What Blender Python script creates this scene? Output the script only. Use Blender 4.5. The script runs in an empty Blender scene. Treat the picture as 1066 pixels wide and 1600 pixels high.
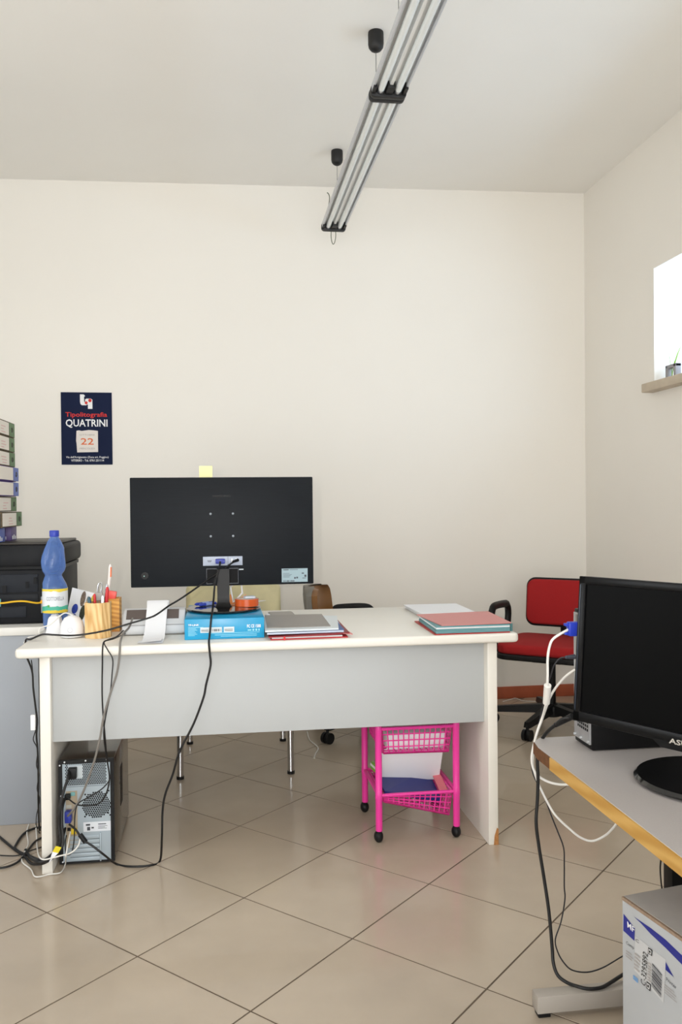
import bpy, bmesh, math, random
from mathutils import Vector, Matrix
random.seed(7)
S = bpy.context.scene
COL = S.collection
R = math.radians

# ------------------------------------------------------------------ camera
EYE = 1.2; FPX = 1314.4; YAW = R(8.1); PITCH = .011; ROLL = -.0093
_w0 = Vector((math.sin(YAW), math.cos(YAW), 0)); _r0 = Vector((math.cos(YAW), -math.sin(YAW), 0)); _u0 = Vector((0, 0, 1))
CW = _w0*math.cos(PITCH) - _u0*math.sin(PITCH)
_u1 = _u0*math.cos(PITCH) + _w0*math.sin(PITCH)
CR = _r0*math.cos(ROLL) + _u1*math.sin(ROLL)
CU = _u1*math.cos(ROLL) - _r0*math.sin(ROLL)
cam = bpy.data.cameras.new('camera'); camo = bpy.data.objects.new('camera', cam); COL.objects.link(camo)
cam.sensor_fit = 'VERTICAL'; cam.sensor_height = 36; cam.sensor_width = 24; cam.lens = 36*FPX/1600
cam.clip_start = .02; cam.clip_end = 100
m3 = Matrix((CR, CU, -CW)).transposed()
camo.matrix_world = Matrix.Translation((0, 0, EYE)) @ m3.to_4x4()
S.camera = camo
# a measured image point turned into the real place it shows, on a plane of known Y, Z or X
def ray(x, y): return CW + CR*((x-533)/FPX) - CU*((y-800)/FPX)
def at_y(x, y, Y): d = ray(x, y); return Vector((0, 0, EYE)) + d*(Y/d.y)
def at_z(x, y, z): d = ray(x, y); return Vector((0, 0, EYE)) + d*((z-EYE)/d.z)

# ------------------------------------------------------------------ world, lamps, exposure
world = bpy.data.worlds.new('world'); S.world = world; world.use_nodes = True
bg = world.node_tree.nodes['Background']
bg.inputs[0].default_value = (.89, .95, 1.05, 1); bg.inputs[1].default_value = 6.1
def portal(name, loc, rot, sx, sy):
    l = bpy.data.lights.new(name, 'AREA'); l.shape = 'RECTANGLE'; l.size = sx; l.size_y = sy
    l.cycles.is_portal = True
    o = bpy.data.objects.new(name, l); COL.objects.link(o); o.location = loc; o.rotation_euler = rot
    return o
portal('window_daylight', (2.60, 2.64, 2.10), (0, R(90), 0), .62, 2.92)
portal('added_rear_daylight', (-.1, -1.72, 1.35), (R(90), 0, 0), 3.4, 2.5)  # portal for the unseen rear window, added for more daylight
portal('added_side_daylight', (-2.62, 2.0, 1.55), (0, R(-90), 0), 1.2, 1.5)  # portal for the unseen left window, also an added source
fl = bpy.data.lights.new('camera_flash', 'SPOT'); fl.energy = 65; fl.spot_size = R(78); fl.spot_blend = .9
fl.shadow_soft_size = .018; fl.color = (1, .93, .84)
flo = bpy.data.objects.new('camera_flash', fl); COL.objects.link(flo)
flo.matrix_world = Matrix.Translation((-.09, 0, 1.23)) @ m3.to_4x4()
S.view_settings.view_transform = 'Standard'; S.view_settings.look = 'None'
S.view_settings.exposure = 0.0; S.view_settings.gamma = 1.0; S.view_settings.use_curve_mapping = False

# ------------------------------------------------------------------ materials
def lin(c):
    return tuple(((v/255)/12.92 if v/255 <= .04045 else ((v/255+.055)/1.055)**2.4) for v in c)
MATS = {}
def mat(name, rgb, rough=.5, metal=0, var=0, scale=20, bump=0, bscale=None, coat=0, spec=.5, trans=0, ior=1.45, alpha=1, stretch=None, obj_rand=0, emis=None):
    if name in MATS: return MATS[name]
    m = bpy.data.materials.new(name); m.use_nodes = True; MATS[name] = m
    nt = m.node_tree; b = nt.nodes['Principled BSDF']; L = nt.links
    c = lin(rgb)
    b.inputs['Base Color'].default_value = (*c, 1); b.inputs['Roughness'].default_value = rough
    b.inputs['Metallic'].default_value = metal; b.inputs['Specular IOR Level'].default_value = spec
    b.inputs['Coat Weight'].default_value = coat; b.inputs['Transmission Weight'].default_value = trans
    b.inputs['IOR'].default_value = ior; b.inputs['Alpha'].default_value = alpha
    if var or bump:
        g = nt.nodes.new('ShaderNodeNewGeometry'); mp = nt.nodes.new('ShaderNodeMapping'); L.new(g.outputs['Position'], mp.inputs['Vector'])
        if stretch: mp.inputs['Scale'].default_value = stretch
        n = nt.nodes.new('ShaderNodeTexNoise'); n.inputs['Scale'].default_value = scale; n.inputs['Detail'].default_value = 5
        L.new(mp.outputs[0], n.inputs['Vector'])
        if var:
            mx = nt.nodes.new('ShaderNodeMix'); mx.data_type = 'RGBA'
            mx.inputs['A'].default_value = (*[v*(1-var) for v in c], 1); mx.inputs['B'].default_value = (*[min(1, v*(1+var)) for v in c], 1)
            rp = nt.nodes.new('ShaderNodeMapRange'); rp.inputs['From Min'].default_value = .3; rp.inputs['From Max'].default_value = .7
            L.new(n.outputs['Fac'], rp.inputs['Value']); L.new(rp.outputs[0], mx.inputs['Factor'])
            out = mx.outputs['Result']
            if obj_rand:
                oi = nt.nodes.new('ShaderNodeObjectInfo'); mr = nt.nodes.new('ShaderNodeMapRange')
                mr.inputs['To Min'].default_value = 1-obj_rand; mr.inputs['To Max'].default_value = 1+obj_rand
                L.new(oi.outputs['Random'], mr.inputs['Value'])
                vm = nt.nodes.new('ShaderNodeVectorMath'); vm.operation = 'SCALE'; L.new(out, vm.inputs[0]); L.new(mr.outputs[0], vm.inputs['Scale']); out = vm.outputs[0]
            L.new(out, b.inputs['Base Color'])
        if bump:
            n2 = n
            if bscale:
                n2 = nt.nodes.new('ShaderNodeTexNoise'); n2.inputs['Scale'].default_value = bscale; n2.inputs['Detail'].default_value = 3; L.new(mp.outputs[0], n2.inputs['Vector'])
            bp = nt.nodes.new('ShaderNodeBump'); bp.inputs['Strength'].default_value = bump; bp.inputs['Distance'].default_value = .002
            L.new(n2.outputs['Fac'], bp.inputs['Height']); L.new(bp.outputs[0], b.inputs['Normal'])
    return m
def wood(name, a, b_, scale=30, rough=.4, stretch=(1, 1, .12), distort=6):
    if name in MATS: return MATS[name]
    m = bpy.data.materials.new(name); m.use_nodes = True; MATS[name] = m
    nt = m.node_tree; L = nt.links; b = nt.nodes['Principled BSDF']; b.inputs['Roughness'].default_value = rough
    tc = nt.nodes.new('ShaderNodeTexCoord'); mp = nt.nodes.new('ShaderNodeMapping'); mp.inputs['Scale'].default_value = stretch; L.new(tc.outputs['Object'], mp.inputs['Vector'])
    w = nt.nodes.new('ShaderNodeTexWave'); w.inputs['Scale'].default_value = scale; w.inputs['Distortion'].default_value = distort; w.inputs['Detail'].default_value = 3; w.inputs['Detail Scale'].default_value = 1.2
    w.bands_direction = 'DIAGONAL'; L.new(mp.outputs[0], w.inputs['Vector'])
    cr = nt.nodes.new('ShaderNodeValToRGB'); cr.color_ramp.elements[0].color = (*lin(a), 1); cr.color_ramp.elements[1].color = (*lin(b_), 1)
    L.new(w.outputs['Fac'], cr.inputs[0]); L.new(cr.outputs[0], b.inputs['Base Color'])
    return m
def glass_pane(name, tint):
    m = bpy.data.materials.new(name); m.use_nodes = True; nt = m.node_tree; nt.nodes.clear()
    o = nt.nodes.new('ShaderNodeOutputMaterial'); t = nt.nodes.new('ShaderNodeBsdfTransparent'); t.inputs[0].default_value = (*tint, 1); g = nt.nodes.new('ShaderNodeBsdfGlossy'); g.inputs['Roughness'].default_value = .02
    x = nt.nodes.new('ShaderNodeMixShader'); x.inputs[0].default_value = .06
    nt.links.new(t.outputs[0], x.inputs[1]); nt.links.new(g.outputs[0], x.inputs[2]); nt.links.new(x.outputs[0], o.inputs[0])
    return m
def bottle_plastic():
    m = bpy.data.materials.new('blue_bottle_plastic'); m.use_nodes = True; nt = m.node_tree; nt.nodes.clear()
    o = nt.nodes.new('ShaderNodeOutputMaterial'); t = nt.nodes.new('ShaderNodeBsdfTransparent'); t.inputs[0].default_value = (*lin((205, 220, 246)), 1)
    g = nt.nodes.new('ShaderNodeBsdfPrincipled'); g.inputs['Base Color'].default_value = (*lin((112, 148, 212)), 1); g.inputs['Roughness'].default_value = .07
    x = nt.nodes.new('ShaderNodeMixShader')
    f = nt.nodes.new('ShaderNodeLayerWeight'); f.inputs['Blend'].default_value = .45
    mr = nt.nodes.new('ShaderNodeMapRange'); mr.inputs['To Min'].default_value = .34; mr.inputs['To Max'].default_value = .8
    n = nt.nodes.new('ShaderNodeTexNoise'); n.inputs['Scale'].default_value = 6
    bp = nt.nodes.new('ShaderNodeBump'); bp.inputs['Strength'].default_value = .45; bp.inputs['Distance'].default_value = .006
    nt.links.new(n.outputs['Fac'], bp.inputs['Height']); nt.links.new(bp.outputs[0], g.inputs['Normal'])
    nt.links.new(f.outputs['Facing'], mr.inputs['Value']); nt.links.new(mr.outputs[0], x.inputs[0])
    nt.links.new(t.outputs[0], x.inputs[1]); nt.links.new(g.outputs[0], x.inputs[2]); nt.links.new(x.outputs[0], o.inputs[0])
    return m
def banded(name, stops, z0, z1, wav=.0):
    """flat print in horizontal bands by object height; stops = [(t, rgb)]"""
    m = bpy.data.materials.new(name); m.use_nodes = True; nt = m.node_tree; L = nt.links; b = nt.nodes['Principled BSDF']; b.inputs['Roughness'].default_value = .45
    tc = nt.nodes.new('ShaderNodeTexCoord'); sp = nt.nodes.new('ShaderNodeSeparateXYZ'); L.new(tc.outputs['Object'], sp.inputs[0])
    n = nt.nodes.new('ShaderNodeTexNoise'); n.inputs['Scale'].default_value = 38; L.new(tc.outputs['Object'], n.inputs['Vector'])
    ad = nt.nodes.new('ShaderNodeMath'); ad.operation = 'MULTIPLY_ADD'; ad.inputs[1].default_value = wav; L.new(n.outputs['Fac'], ad.inputs[0]); L.new(sp.outputs['Z'], ad.inputs[2])
    mr = nt.nodes.new('ShaderNodeMapRange'); mr.inputs['From Min'].default_value = z0+wav*.5; mr.inputs['From Max'].default_value = z1+wav*.5; L.new(ad.outputs[0], mr.inputs['Value'])
    cr = nt.nodes.new('ShaderNodeValToRGB'); cr.color_ramp.interpolation = 'CONSTANT'
    e = cr.color_ramp.elements; e[0].position = 0; e[0].color = (*lin(stops[0][1]), 1); e[1].position = stops[1][0]; e[1].color = (*lin(stops[1][1]), 1)
    for t, c in stops[2:]: q = e.new(t); q.color = (*lin(c), 1)
    L.new(mr.outputs[0], cr.inputs[0]); L.new(cr.outputs[0], b.inputs['Base Color'])
    return m

M_wall = mat('wall_plaster', (242, 237, 228), .9, var=.012, scale=1.5, bump=.08, bscale=60)
M_ceil = mat('ceiling_plaster', (248, 245, 239), .9, var=.012, scale=1.5, bump=.08, bscale=60)
M_tile = mat('beige_floor_tile', (183, 168, 149), .24, coat=.3, var=.07, scale=3.2, bump=.05, bscale=14, obj_rand=.025)
M_grout = mat('floor_grout', (98, 84, 70), .9, var=.1, scale=40)
M_terra = mat('terracotta_skirting', (176, 92, 62), .55, var=.08, scale=12)
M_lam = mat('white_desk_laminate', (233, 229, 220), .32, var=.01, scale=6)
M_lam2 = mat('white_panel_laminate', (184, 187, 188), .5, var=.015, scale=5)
M_grey = mat('blue_grey_panel', (152, 157, 164), .5, var=.02, scale=5)
M_black = mat('black_plastic', (19, 19, 20), .45, spec=.3)
M_black2 = mat('black_satin', (12, 12, 13), .4, spec=.25)
M_rub = mat('black_cable', (20, 19, 19), .5)
M_wcab = mat('white_cable', (225, 222, 216), .45)
M_gcab = mat('grey_cable', (120, 116, 110), .5)
M_white = mat('white_plastic', (238, 238, 240), .35)
M_paper = mat('white_paper', (238, 238, 240), .85)
M_chrome = mat('chrome', (205, 205, 205), .12, metal=1)
M_alu = mat('aluminium', (190, 192, 196), .28, metal=1)
M_tape = mat('lettering_white', (240, 240, 240), .7)
M_ink = mat('lettering_dark', (70, 72, 78), .7)

# ------------------------------------------------------------------ mesh helpers
OFF = {}
class MB:
    def __init__(s): s.bm = bmesh.new()
    def _add(s, verts, M=None):
        if M is not None: bmesh.ops.transform(s.bm, matrix=M, verts=verts)
    def box(s, x0, x1, y0, y1, z0, z1, bev=0, seg=2, M=None):
        t = bmesh.new(); r = bmesh.ops.create_cube(t, size=1)
        for v in t.verts: v.co = Vector(((x0+x1)/2+v.co.x*(x1-x0), (y0+y1)/2+v.co.y*(y1-y0), (z0+z1)/2+v.co.z*(z1-z0)))
        if bev: bmesh.ops.bevel(t, geom=list(t.edges), offset=bev, segments=seg, profile=.5, affect='EDGES')
        return s.merge(t, M)
    def merge(s, t, M=None):
        mp = {}
        for v in t.verts: mp[v] = s.bm.verts.new(M @ v.co if M is not None else v.co)
        for f in t.faces:
            try: s.bm.faces.new([mp[v] for v in f.verts])
            except ValueError: pass
        t.free(); return s
    def raw(s, vs, fs, M=None):
        vv = [s.bm.verts.new(M @ Vector(v) if M is not None else Vector(v)) for v in vs]
        for f in fs:
            try: s.bm.faces.new([vv[i] for i in f])
            except ValueError: pass
        return s
    def poly(s, pts): return s.raw(pts, [range(len(pts))])
    def slab(s, pts, n):
        """polygon pts (3d) given thickness along vector n"""
        k = len(pts); n = Vector(n); a = [Vector(p) for p in pts]; b = [p+n for p in a]
        fs = [list(range(k))[::-1], list(range(k, 2*k))] + [[i, (i+1) % k, k+(i+1) % k, k+i] for i in range(k)]
        return s.raw(a+b, fs)
    def prism(s, poly, axis, h0, h1, bev=0, seg=2, M=None):
        t = bmesh.new()
        def P(a, b, h): return {'x': (h, a, b), 'y': (a, h, b), 'z': (a, b, h)}[axis]
        A = [t.verts.new(P(a, b, h0)) for a, b in poly]; B = [t.verts.new(P(a, b, h1)) for a, b in poly]; k = len(poly)
        t.faces.new(A[::-1]); t.faces.new(B)
        for i in range(k): t.faces.new([A[i], A[(i+1) % k], B[(i+1) % k], B[i]])
        bmesh.ops.recalc_face_normals(t, faces=t.faces)
        if bev: bmesh.ops.bevel(t, geom=[e for e in t.edges], offset=bev, segments=seg, profile=.5, affect='EDGES')
        return s.merge(t, M)
    def cyl(s, p0, p1, r0, r1=None, n=16, caps=True):
        p0, p1 = Vector(p0), Vector(p1); r1 = r0 if r1 is None else r1
        z = (p1-p0).normalized(); x = z.orthogonal().normalized(); y = z.cross(x)
        vs = [p0+(x*math.cos(2*math.pi*i/n)+y*math.sin(2*math.pi*i/n))*r0 for i in range(n)] + [p1+(x*math.cos(2*math.pi*i/n)+y*math.sin(2*math.pi*i/n))*r1 for i in range(n)]
        fs = [[i, (i+1) % n, n+(i+1) % n, n+i] for i in range(n)]
        if caps: fs += [list(range(n))[::-1], list(range(n, 2*n))]
        return s.raw(vs, fs)
    def lathe(s, prof, c=(0, 0, 0), n=24, M=None, caps=True, sq=1.0):
        c = Vector(c); vs = []; k = len(prof)
        for r, z in prof:
            for i in range(n): vs.append(c+Vector((r*math.cos(2*math.pi*i/n), sq*r*math.sin(2*math.pi*i/n), z)))
        fs = [[j*n+i, j*n+(i+1) % n, (j+1)*n+(i+1) % n, (j+1)*n+i] for j in range(k-1) for i in range(n)]
        if caps: fs += [list(range(n))[::-1], list(range((k-1)*n, k*n))]
        return s.raw(vs, fs, M)
    def tube(s, pts, r, n=8, closed=False, flat=1.0, caps=True):
        P = [Vector(p) for p in pts]; k = len(P); vs = []; prev = None
        for j in range(k):
            if closed: t = P[(j+1) % k]-P[j-1]
            else: t = P[min(j+1, k-1)]-P[max(j-1, 0)]
            t.normalize()
            x = (prev - t*prev.dot(t)) if prev is not None else (Vector((0, 0, 1)).cross(t) if abs(t.z) < .95 else Vector((1, 0, 0)).cross(t))
            if x.length < 1e-6: x = t.orthogonal()
            x.normalize(); prev = x; y = t.cross(x); rr = r[j] if isinstance(r, (list, tuple)) else r
            for i in range(n): a = 2*math.pi*i/n; vs.append(P[j]+x*math.cos(a)*rr+y*math.sin(a)*rr*flat)
        m = k if closed else k-1
        fs = [[j*n+i, j*n+(i+1) % n, ((j+1) % k)*n+(i+1) % n, ((j+1) % k)*n+i] for j in range(m) for i in range(n)]
        if not closed and caps: fs += [list(range(n))[::-1], list(range((k-1)*n, k*n))]
        return s.raw(vs, fs)
    def sphere(s, c, r, sc=(1, 1, 1), n=16, h=10):
        return s.lathe([(max(1e-4, r*math.sin(math.pi*j/h)), -r*math.cos(math.pi*j/h)) for j in range(h+1)], (0, 0, 0), n, Matrix.Translation(c) @ Matrix.Diagonal((*sc, 1)))
    def build(s, name, m, parent=None, smooth=True, keep_normals=False):
        if not keep_normals: bmesh.ops.recalc_face_normals(s.bm, faces=s.bm.faces)
        me = bpy.data.meshes.new(name)
        o = bpy.data.objects.new(name, me)
        if parent is not None: off = OFF[parent.name]
        else:
            xs = [v.co for v in s.bm.verts]
            off = Vector(((min(v.x for v in xs)+max(v.x for v in xs))/2, (min(v.y for v in xs)+max(v.y for v in xs))/2, min(v.z for v in xs)))
            o.location = off
        for v in s.bm.verts: v.co -= off
        s.bm.to_mesh(me); s.bm.free()
        if smooth:
            me.shade_smooth(); me.set_sharp_from_angle(angle=R(38))
        me.materials.append(m); COL.objects.link(o)
        if parent is not None: o.parent = parent
        OFF[o.name] = off.copy()
        return o
def B(*a, **k): return MB().box(*a, **k)
def tag(o, label, cat, group=None, kind=None):
    o['label'] = label
    if cat: o['category'] = cat
    if group: o['group'] = group
    if kind: o['kind'] = kind
    return o
def thing(name, label, cat, loc=(0, 0, 0), rz=None, group=None):
    o = bpy.data.objects.new(name, None); COL.objects.link(o); o.location = loc; o.empty_display_size = .05
    o['label'] = label; o['category'] = cat
    if group: o['group'] = group
    if rz is None: OFF[o.name] = Vector(loc)
    else: o.rotation_euler = (0, 0, rz); OFF[o.name] = Vector((0, 0, 0))
    return o
def struct(o): o['kind'] = 'structure'; return o
def copy_tree(o, parent=None):
    c = o.copy(); COL.objects.link(c); OFF[c.name] = OFF[o.name].copy()
    if parent is not None: c.parent = parent
    for ch in list(o.children): copy_tree(ch, c)
    return c
def spline(pts, sub=6):
    P = [Vector(p) for p in pts]; out = []
    for i in range(len(P)-1):
        a, b, c, d = P[max(i-1, 0)], P[i], P[i+1], P[min(i+2, len(P)-1)]
        for k in range(sub):
            t = k/sub
            out.append(.5*((2*b)+(c-a)*t+(2*a-5*b+4*c-d)*t*t+(3*b-a-3*c+d)*t**3))
    out.append(P[-1]); return out
def cable(name, label, pts, r, m, parent=None, sub=6, n=8, group=None):
    o = MB().tube(spline(pts, sub), r, n).build(name, m, parent)
    if parent is None: tag(o, label, 'cable', group)
    return o
_txt = {}
def text_geo(s, bold=0):
    k = (s, bold)
    if k not in _txt:
        cu = bpy.data.curves.new('t', 'FONT'); cu.body = s; cu.resolution_u = 2; cu.offset = bold
        ob = bpy.data.objects.new('t', cu); COL.objects.link(ob)
        bpy.context.view_layer.update()
        me = bpy.data.meshes.new_from_object(ob.evaluated_get(bpy.context.evaluated_depsgraph_get()))
        vs = [v.co.copy() for v in me.vertices]; fs = [list(p.vertices) for p in me.polygons]
        bpy.data.objects.remove(ob); bpy.data.curves.remove(cu); bpy.data.meshes.remove(me)
        _txt[k] = (vs, fs)
    return _txt[k]
def text(name, s, m, parent, o, xd, yd, width, height, bold=0, wrap=None):
    """flat lettering fitted into a width x height box whose lower left corner is o"""
    vs, fs = text_geo(s, bold)
    x0 = min(v.x for v in vs); x1 = max(v.x for v in vs); y0 = min(v.y for v in vs); y1 = max(v.y for v in vs)
    o = Vector(o); xd = Vector(xd); yd = Vector(yd)
    pts = []
    for v in vs:
        a = (v.x-x0)/(x1-x0)*width; b = (v.y-y0)/(y1-y0)*height
        pts.append(wrap(a, b) if wrap else o+xd*a+yd*b)
    return MB().raw(pts, fs).build(name, m, parent, smooth=False, keep_normals=True)
def bars(name, m, parent, o, xd, yd, rects):
    """printed strokes: list of (x, y, w, h) in the frame o, xd, yd"""
    o = Vector(o); xd = Vector(xd); yd = Vector(yd); b = MB()
    for x, y, w, h in rects: b.poly([o+xd*x+yd*y, o+xd*(x+w)+yd*y, o+xd*(x+w)+yd*(y+h), o+xd*x+yd*(y+h)])
    return b.build(name, m, parent, smooth=False, keep_normals=True)
def barcode(w, h, n, seed=1):
    rnd = random.Random(seed); out = []; x = 0
    while x < w:
        a = w/n*rnd.choice((.4, .6, 1, 1.5)); out.append((x, 0, min(a, w-x), h)); x += a+w/n*rnd.choice((.4, .6, 1))
    return out
def ring_pts(c, rx, ry, n=24): return [(c[0]+rx*math.cos(2*math.pi*i/n), c[1]+ry*math.sin(2*math.pi*i/n)) for i in range(n)]
def rrect(x0, x1, y0, y1, r, n=4):
    out = []
    for cx, cy, a0 in ((x1-r, y1-r, 0), (x0+r, y1-r, 90), (x0+r, y0+r, 180), (x1-r, y0+r, 270)):
        for i in range(n+1): a = R(a0+90*i/n); out.append((cx+r*math.cos(a), cy+r*math.sin(a)))
    return out
X, Yv, Z = Vector((1, 0, 0)), Vector((0, 1, 0)), Vector((0, 0, 1))

# ------------------------------------------------------------------ the room
XL, XR, YF, YB = -2.4, 2.225, -1.5, 4.92
struct(B(XL-.2, XR+.4, YF-.25, YB+.2, -.12, -.0012).build('floor', M_grout, smooth=False))
FLOOR = bpy.data.objects['floor']
TS = .4087; TO = Vector((-.522, 2.566)); ga = R(45); da = Vector((math.sin(ga), math.cos(ga))); db = Vector((math.cos(ga), -math.sin(ga)))
def clip(poly, ax, lim, sign):
    out = []
    for i in range(len(poly)):
        p, q = poly[i], poly[(i+1) % len(poly)]
        pi, qi = (p[ax]-lim)*sign <= 0, (q[ax]-lim)*sign <= 0
        if pi: out.append(p)
        if pi != qi: out.append(p+(q-p)*((lim-p[ax])/(q[ax]-p[ax])))
    return out
full_tile = None; g = .0026
for i in range(-16, 17):
    for j in range(-16, 17):
        c = TO + da*TS*(i+.5) + db*TS*(j+.5); h = TS/2-g
        q = [c+da*h*a+db*h*b for a, b in ((-1, -1), (-1, 1), (1, 1), (1, -1))]
        p = q
        for ax, lim, sg in ((0, XL, -1), (0, XR, 1), (1, YF, -1), (1, YB, 1)): p = clip(p, ax, lim, sg) if p else p
        if len(p) < 3: continue
        area = abs(sum(p[k].x*p[(k+1) % len(p)].y-p[(k+1) % len(p)].x*p[k].y for k in range(len(p))))/2
        if area < .002: continue
        whole = area > (2*h)**2*.999
        if whole and full_tile is not None:
            o = bpy.data.objects.new('tile', full_tile); COL.objects.link(o); o.parent = FLOOR
            o.location = Vector((c.x, c.y, 0))-OFF['floor']; continue
        b = MB()
        if whole:
            b.prism([((v-c).x, (v-c).y) for v in q], 'z', -.004, 0)
            o = b.build('tile', M_tile, FLOOR)
            for v in o.data.vertices: v.co += OFF['floor']
            o.location = Vector((c.x, c.y, 0))-OFF['floor']; full_tile = o.data
        else:
            b.prism([(v.x, v.y) for v in p], 'z', -.004, 0); b.build('tile', M_tile, FLOOR)
struct(B(XL-.2, XR+.4, YB, YB+.2, -.02, 3.3).build('wall_back', M_wall, smooth=False))
VY0, VY1, VZ0, VZ1 = 1.25, 2.75, .95, 2.15
w = MB(); w.box(XL-.2, XL, YF-.2, VY0, -.02, 3.3); w.box(XL-.2, XL, VY1, YB, -.02, 3.3); w.box(XL-.2, XL, VY0, VY1, -.02, VZ0); w.box(XL-.2, XL, VY0, VY1, VZ1, 3.3)
struct(w.build('wall_left', M_wall, smooth=False))
WY0, WY1, WZ0, WZ1, WT = 1.2, 4.085, 1.80, 2.395, .40
w = MB(); w.box(XR, XR+WT, YF-.2, WY0, -.02, 3.3); w.box(XR, XR+WT, WY1, YB, -.02, 3.3); w.box(XR, XR+WT, WY0, WY1, -.02, WZ0-.045); w.box(XR, XR+WT, WY0, WY1, WZ1, 3.3)
struct(w.build('wall_right', M_wall, smooth=False))
FX0, FX1, FZ0, FZ1 = -1.8, 1.6, .1, 2.6
w = MB(); w.box(XL, FX0, YF-.2, YF, -.02, 3.3); w.box(FX1, XR, YF-.2, YF, -.02, 3.3); w.box(FX0, FX1, YF-.2, YF, -.02, FZ0); w.box(FX0, FX1, YF-.2, YF, FZ1, 3.3)
struct(w.build('wall_front', M_wall, smooth=False))
zc = lambda x: 3.043+.0189*x
struct(MB().slab([(XL-.2, YF-.2, zc(XL-.2)), (XR+.4, YF-.2, zc(XR+.4)), (XR+.4, YB+.2, zc(XR+.4)), (XL-.2, YB+.2, zc(XL-.2))], (0, 0, .15)).build('ceiling', M_ceil, smooth=False))
struct(B(XL, XR-.012, YB-.012, YB, 0, .072, bev=.002).build('baseboard_back', M_terra))
struct(B(XR-.012, XR, YF, YB-.012, 0, .072, bev=.002).build('baseboard_right', M_terra))
M_frame = mat('window_frame_white', (225, 225, 224), .4)
def window(name, rects, panes, glass):
    f = MB()
    for r in rects: f.box(*r, bev=.004)
    o = struct(f.build(name, M_frame))
    for p in panes: B(*p).build('pane', glass, o, smooth=False)
GLASS = glass_pane('cool_tint_glass', (.84, .93, 1)); GLASS2 = glass_pane('warm_tint_glass', (1, .985, .95))  # daylight colour put into the pane tints: one cool, one warm
fx = XR+.30
window('window_1', [(fx, fx+.05, WY0, WY1, WZ0, WZ0+.05), (fx, fx+.05, WY0, WY1, WZ1-.05, WZ1), (fx, fx+.05, WY0, WY0+.05, WZ0+.05, WZ1-.05), (fx, fx+.05, WY1-.05, WY1, WZ0+.05, WZ1-.05), (fx, fx+.05, (WY0+WY1)/2-.03, (WY0+WY1)/2+.03, WZ0+.05, WZ1-.05)],
       [(fx+.02, fx+.026, WY0+.05, (WY0+WY1)/2-.03, WZ0+.05, WZ1-.05), (fx+.02, fx+.026, (WY0+WY1)/2+.03, WY1-.05, WZ0+.05, WZ1-.05)], GLASS)
fy = YF-.14; rc = []; pn = []
for k in range(4):
    xa = FX0+(FX1-FX0)*k/3; rc.append((max(FX0, xa-.035), min(FX1, xa+.035), fy, fy+.06, FZ0, FZ1))
rc += [(FX0, FX1, fy, fy+.06, FZ0, FZ0+.07), (FX0, FX1, fy, fy+.06, FZ1-.07, FZ1)]
for k in range(3): pn.append((FX0+(FX1-FX0)*k/3+.035, FX0+(FX1-FX0)*(k+1)/3-.035, fy+.03, fy+.036, FZ0+.07, FZ1-.07))
window('added_window_2', rc, pn, GLASS2)  # unseen window added behind the camera to supply daylight
fx = XL-.12
window('added_window_3', [(fx, fx+.05, VY0, VY1, VZ0, VZ0+.06), (fx, fx+.05, VY0, VY1, VZ1-.06, VZ1), (fx, fx+.05, VY0, VY0+.06, VZ0+.06, VZ1-.06), (fx, fx+.05, VY1-.06, VY1, VZ0+.06, VZ1-.06)], [(fx+.02, fx+.026, VY0+.06, VY1-.06, VZ0+.06, VZ1-.06)], GLASS2)  # unseen window added in the left wall to supply daylight
M_sill = mat('travertine_sill', (205, 190, 168), .5, var=.08, scale=14)
struct(B(XR-.062, XR+WT, WY0-.02, WY1+.02, WZ0-.045, WZ0, bev=.004).build('trim_1', M_sill))

# ------------------------------------------------------------------ hanging fluorescent lights
M_tube = mat('fluorescent_glass', (236, 240, 238), .12, coat=.5)
M_refl = mat('luminaire_white', (244, 245, 243), .3, metal=.0)
M_cap = mat('luminaire_black', (26, 25, 25), .5)
LX, LZ = .624, 2.70
def luminaire(y0, y1, label):
    t = thing('fluorescent_luminaire', label, 'ceiling light', (LX, (y0+y1)/2, LZ), group='twin tube lights hanging in a row')
    M_rail = mat('rail_silver', (200, 202, 206), .35, metal=.3)
    B(LX-.060, LX+.060, y0+.012, y1-.012, LZ+.018, LZ+.026).build('tray', M_refl, t)
    MB().prism([(LX-.009, LZ+.018), (LX-.006, LZ+.003), (LX+.006, LZ+.003), (LX+.009, LZ+.018)], 'y', y0+.02, y1-.03).build('centre_ridge', M_refl, t)
    for sx in (-1, 1):
        MB().prism([(LX+sx*.064, LZ+.026), (LX+sx*.064, LZ+.003), (LX+sx*.060, LZ), (LX+sx*.055, LZ+.003), (LX+sx*.056, LZ+.026)], 'y', y0+.012, y1-.012).build('side_rail', M_rail, t)
        MB().cyl((LX+sx*.0315, y0+.022, LZ+.004), (LX+sx*.0315, y1-.045, LZ+.004), .0130, n=16).build('fluorescent_tube', M_tube, t)
        MB().cyl((LX+sx*.0315, y1-.045, LZ+.004), (LX+sx*.0315, y1-.022, LZ+.004), .0132, n=16).build('tube_ferrule', M_alu, t)
        B(LX+sx*.0543, LX+sx*.0556, y0+.06, y1-.06, LZ+.004, LZ+.016).build('rail_gasket', M_cap, t) if sx < 0 else None
    for yy, s in ((y0, 1), (y1, -1)):
        e = MB().prism(rrect(LX-.067, LX+.067, LZ-.016, LZ+.030, .016), 'y', yy if s > 0 else yy-.022, yy+.022 if s > 0 else yy, bev=.003).build('end_cap', M_cap, t)
        if s < 0:
            B(LX-.014, LX+.014, yy-.075, yy-.022, LZ-.008, LZ+.020, bev=.003).build('lamp_holder', M_cap, e)
            for sx in (-1, 1): B(LX+sx*.0575-.006, LX+sx*.0575+.006, yy-.07, yy-.022, LZ-.006, LZ+.020).build('side_clip', M_cap, e)
    return t
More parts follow.
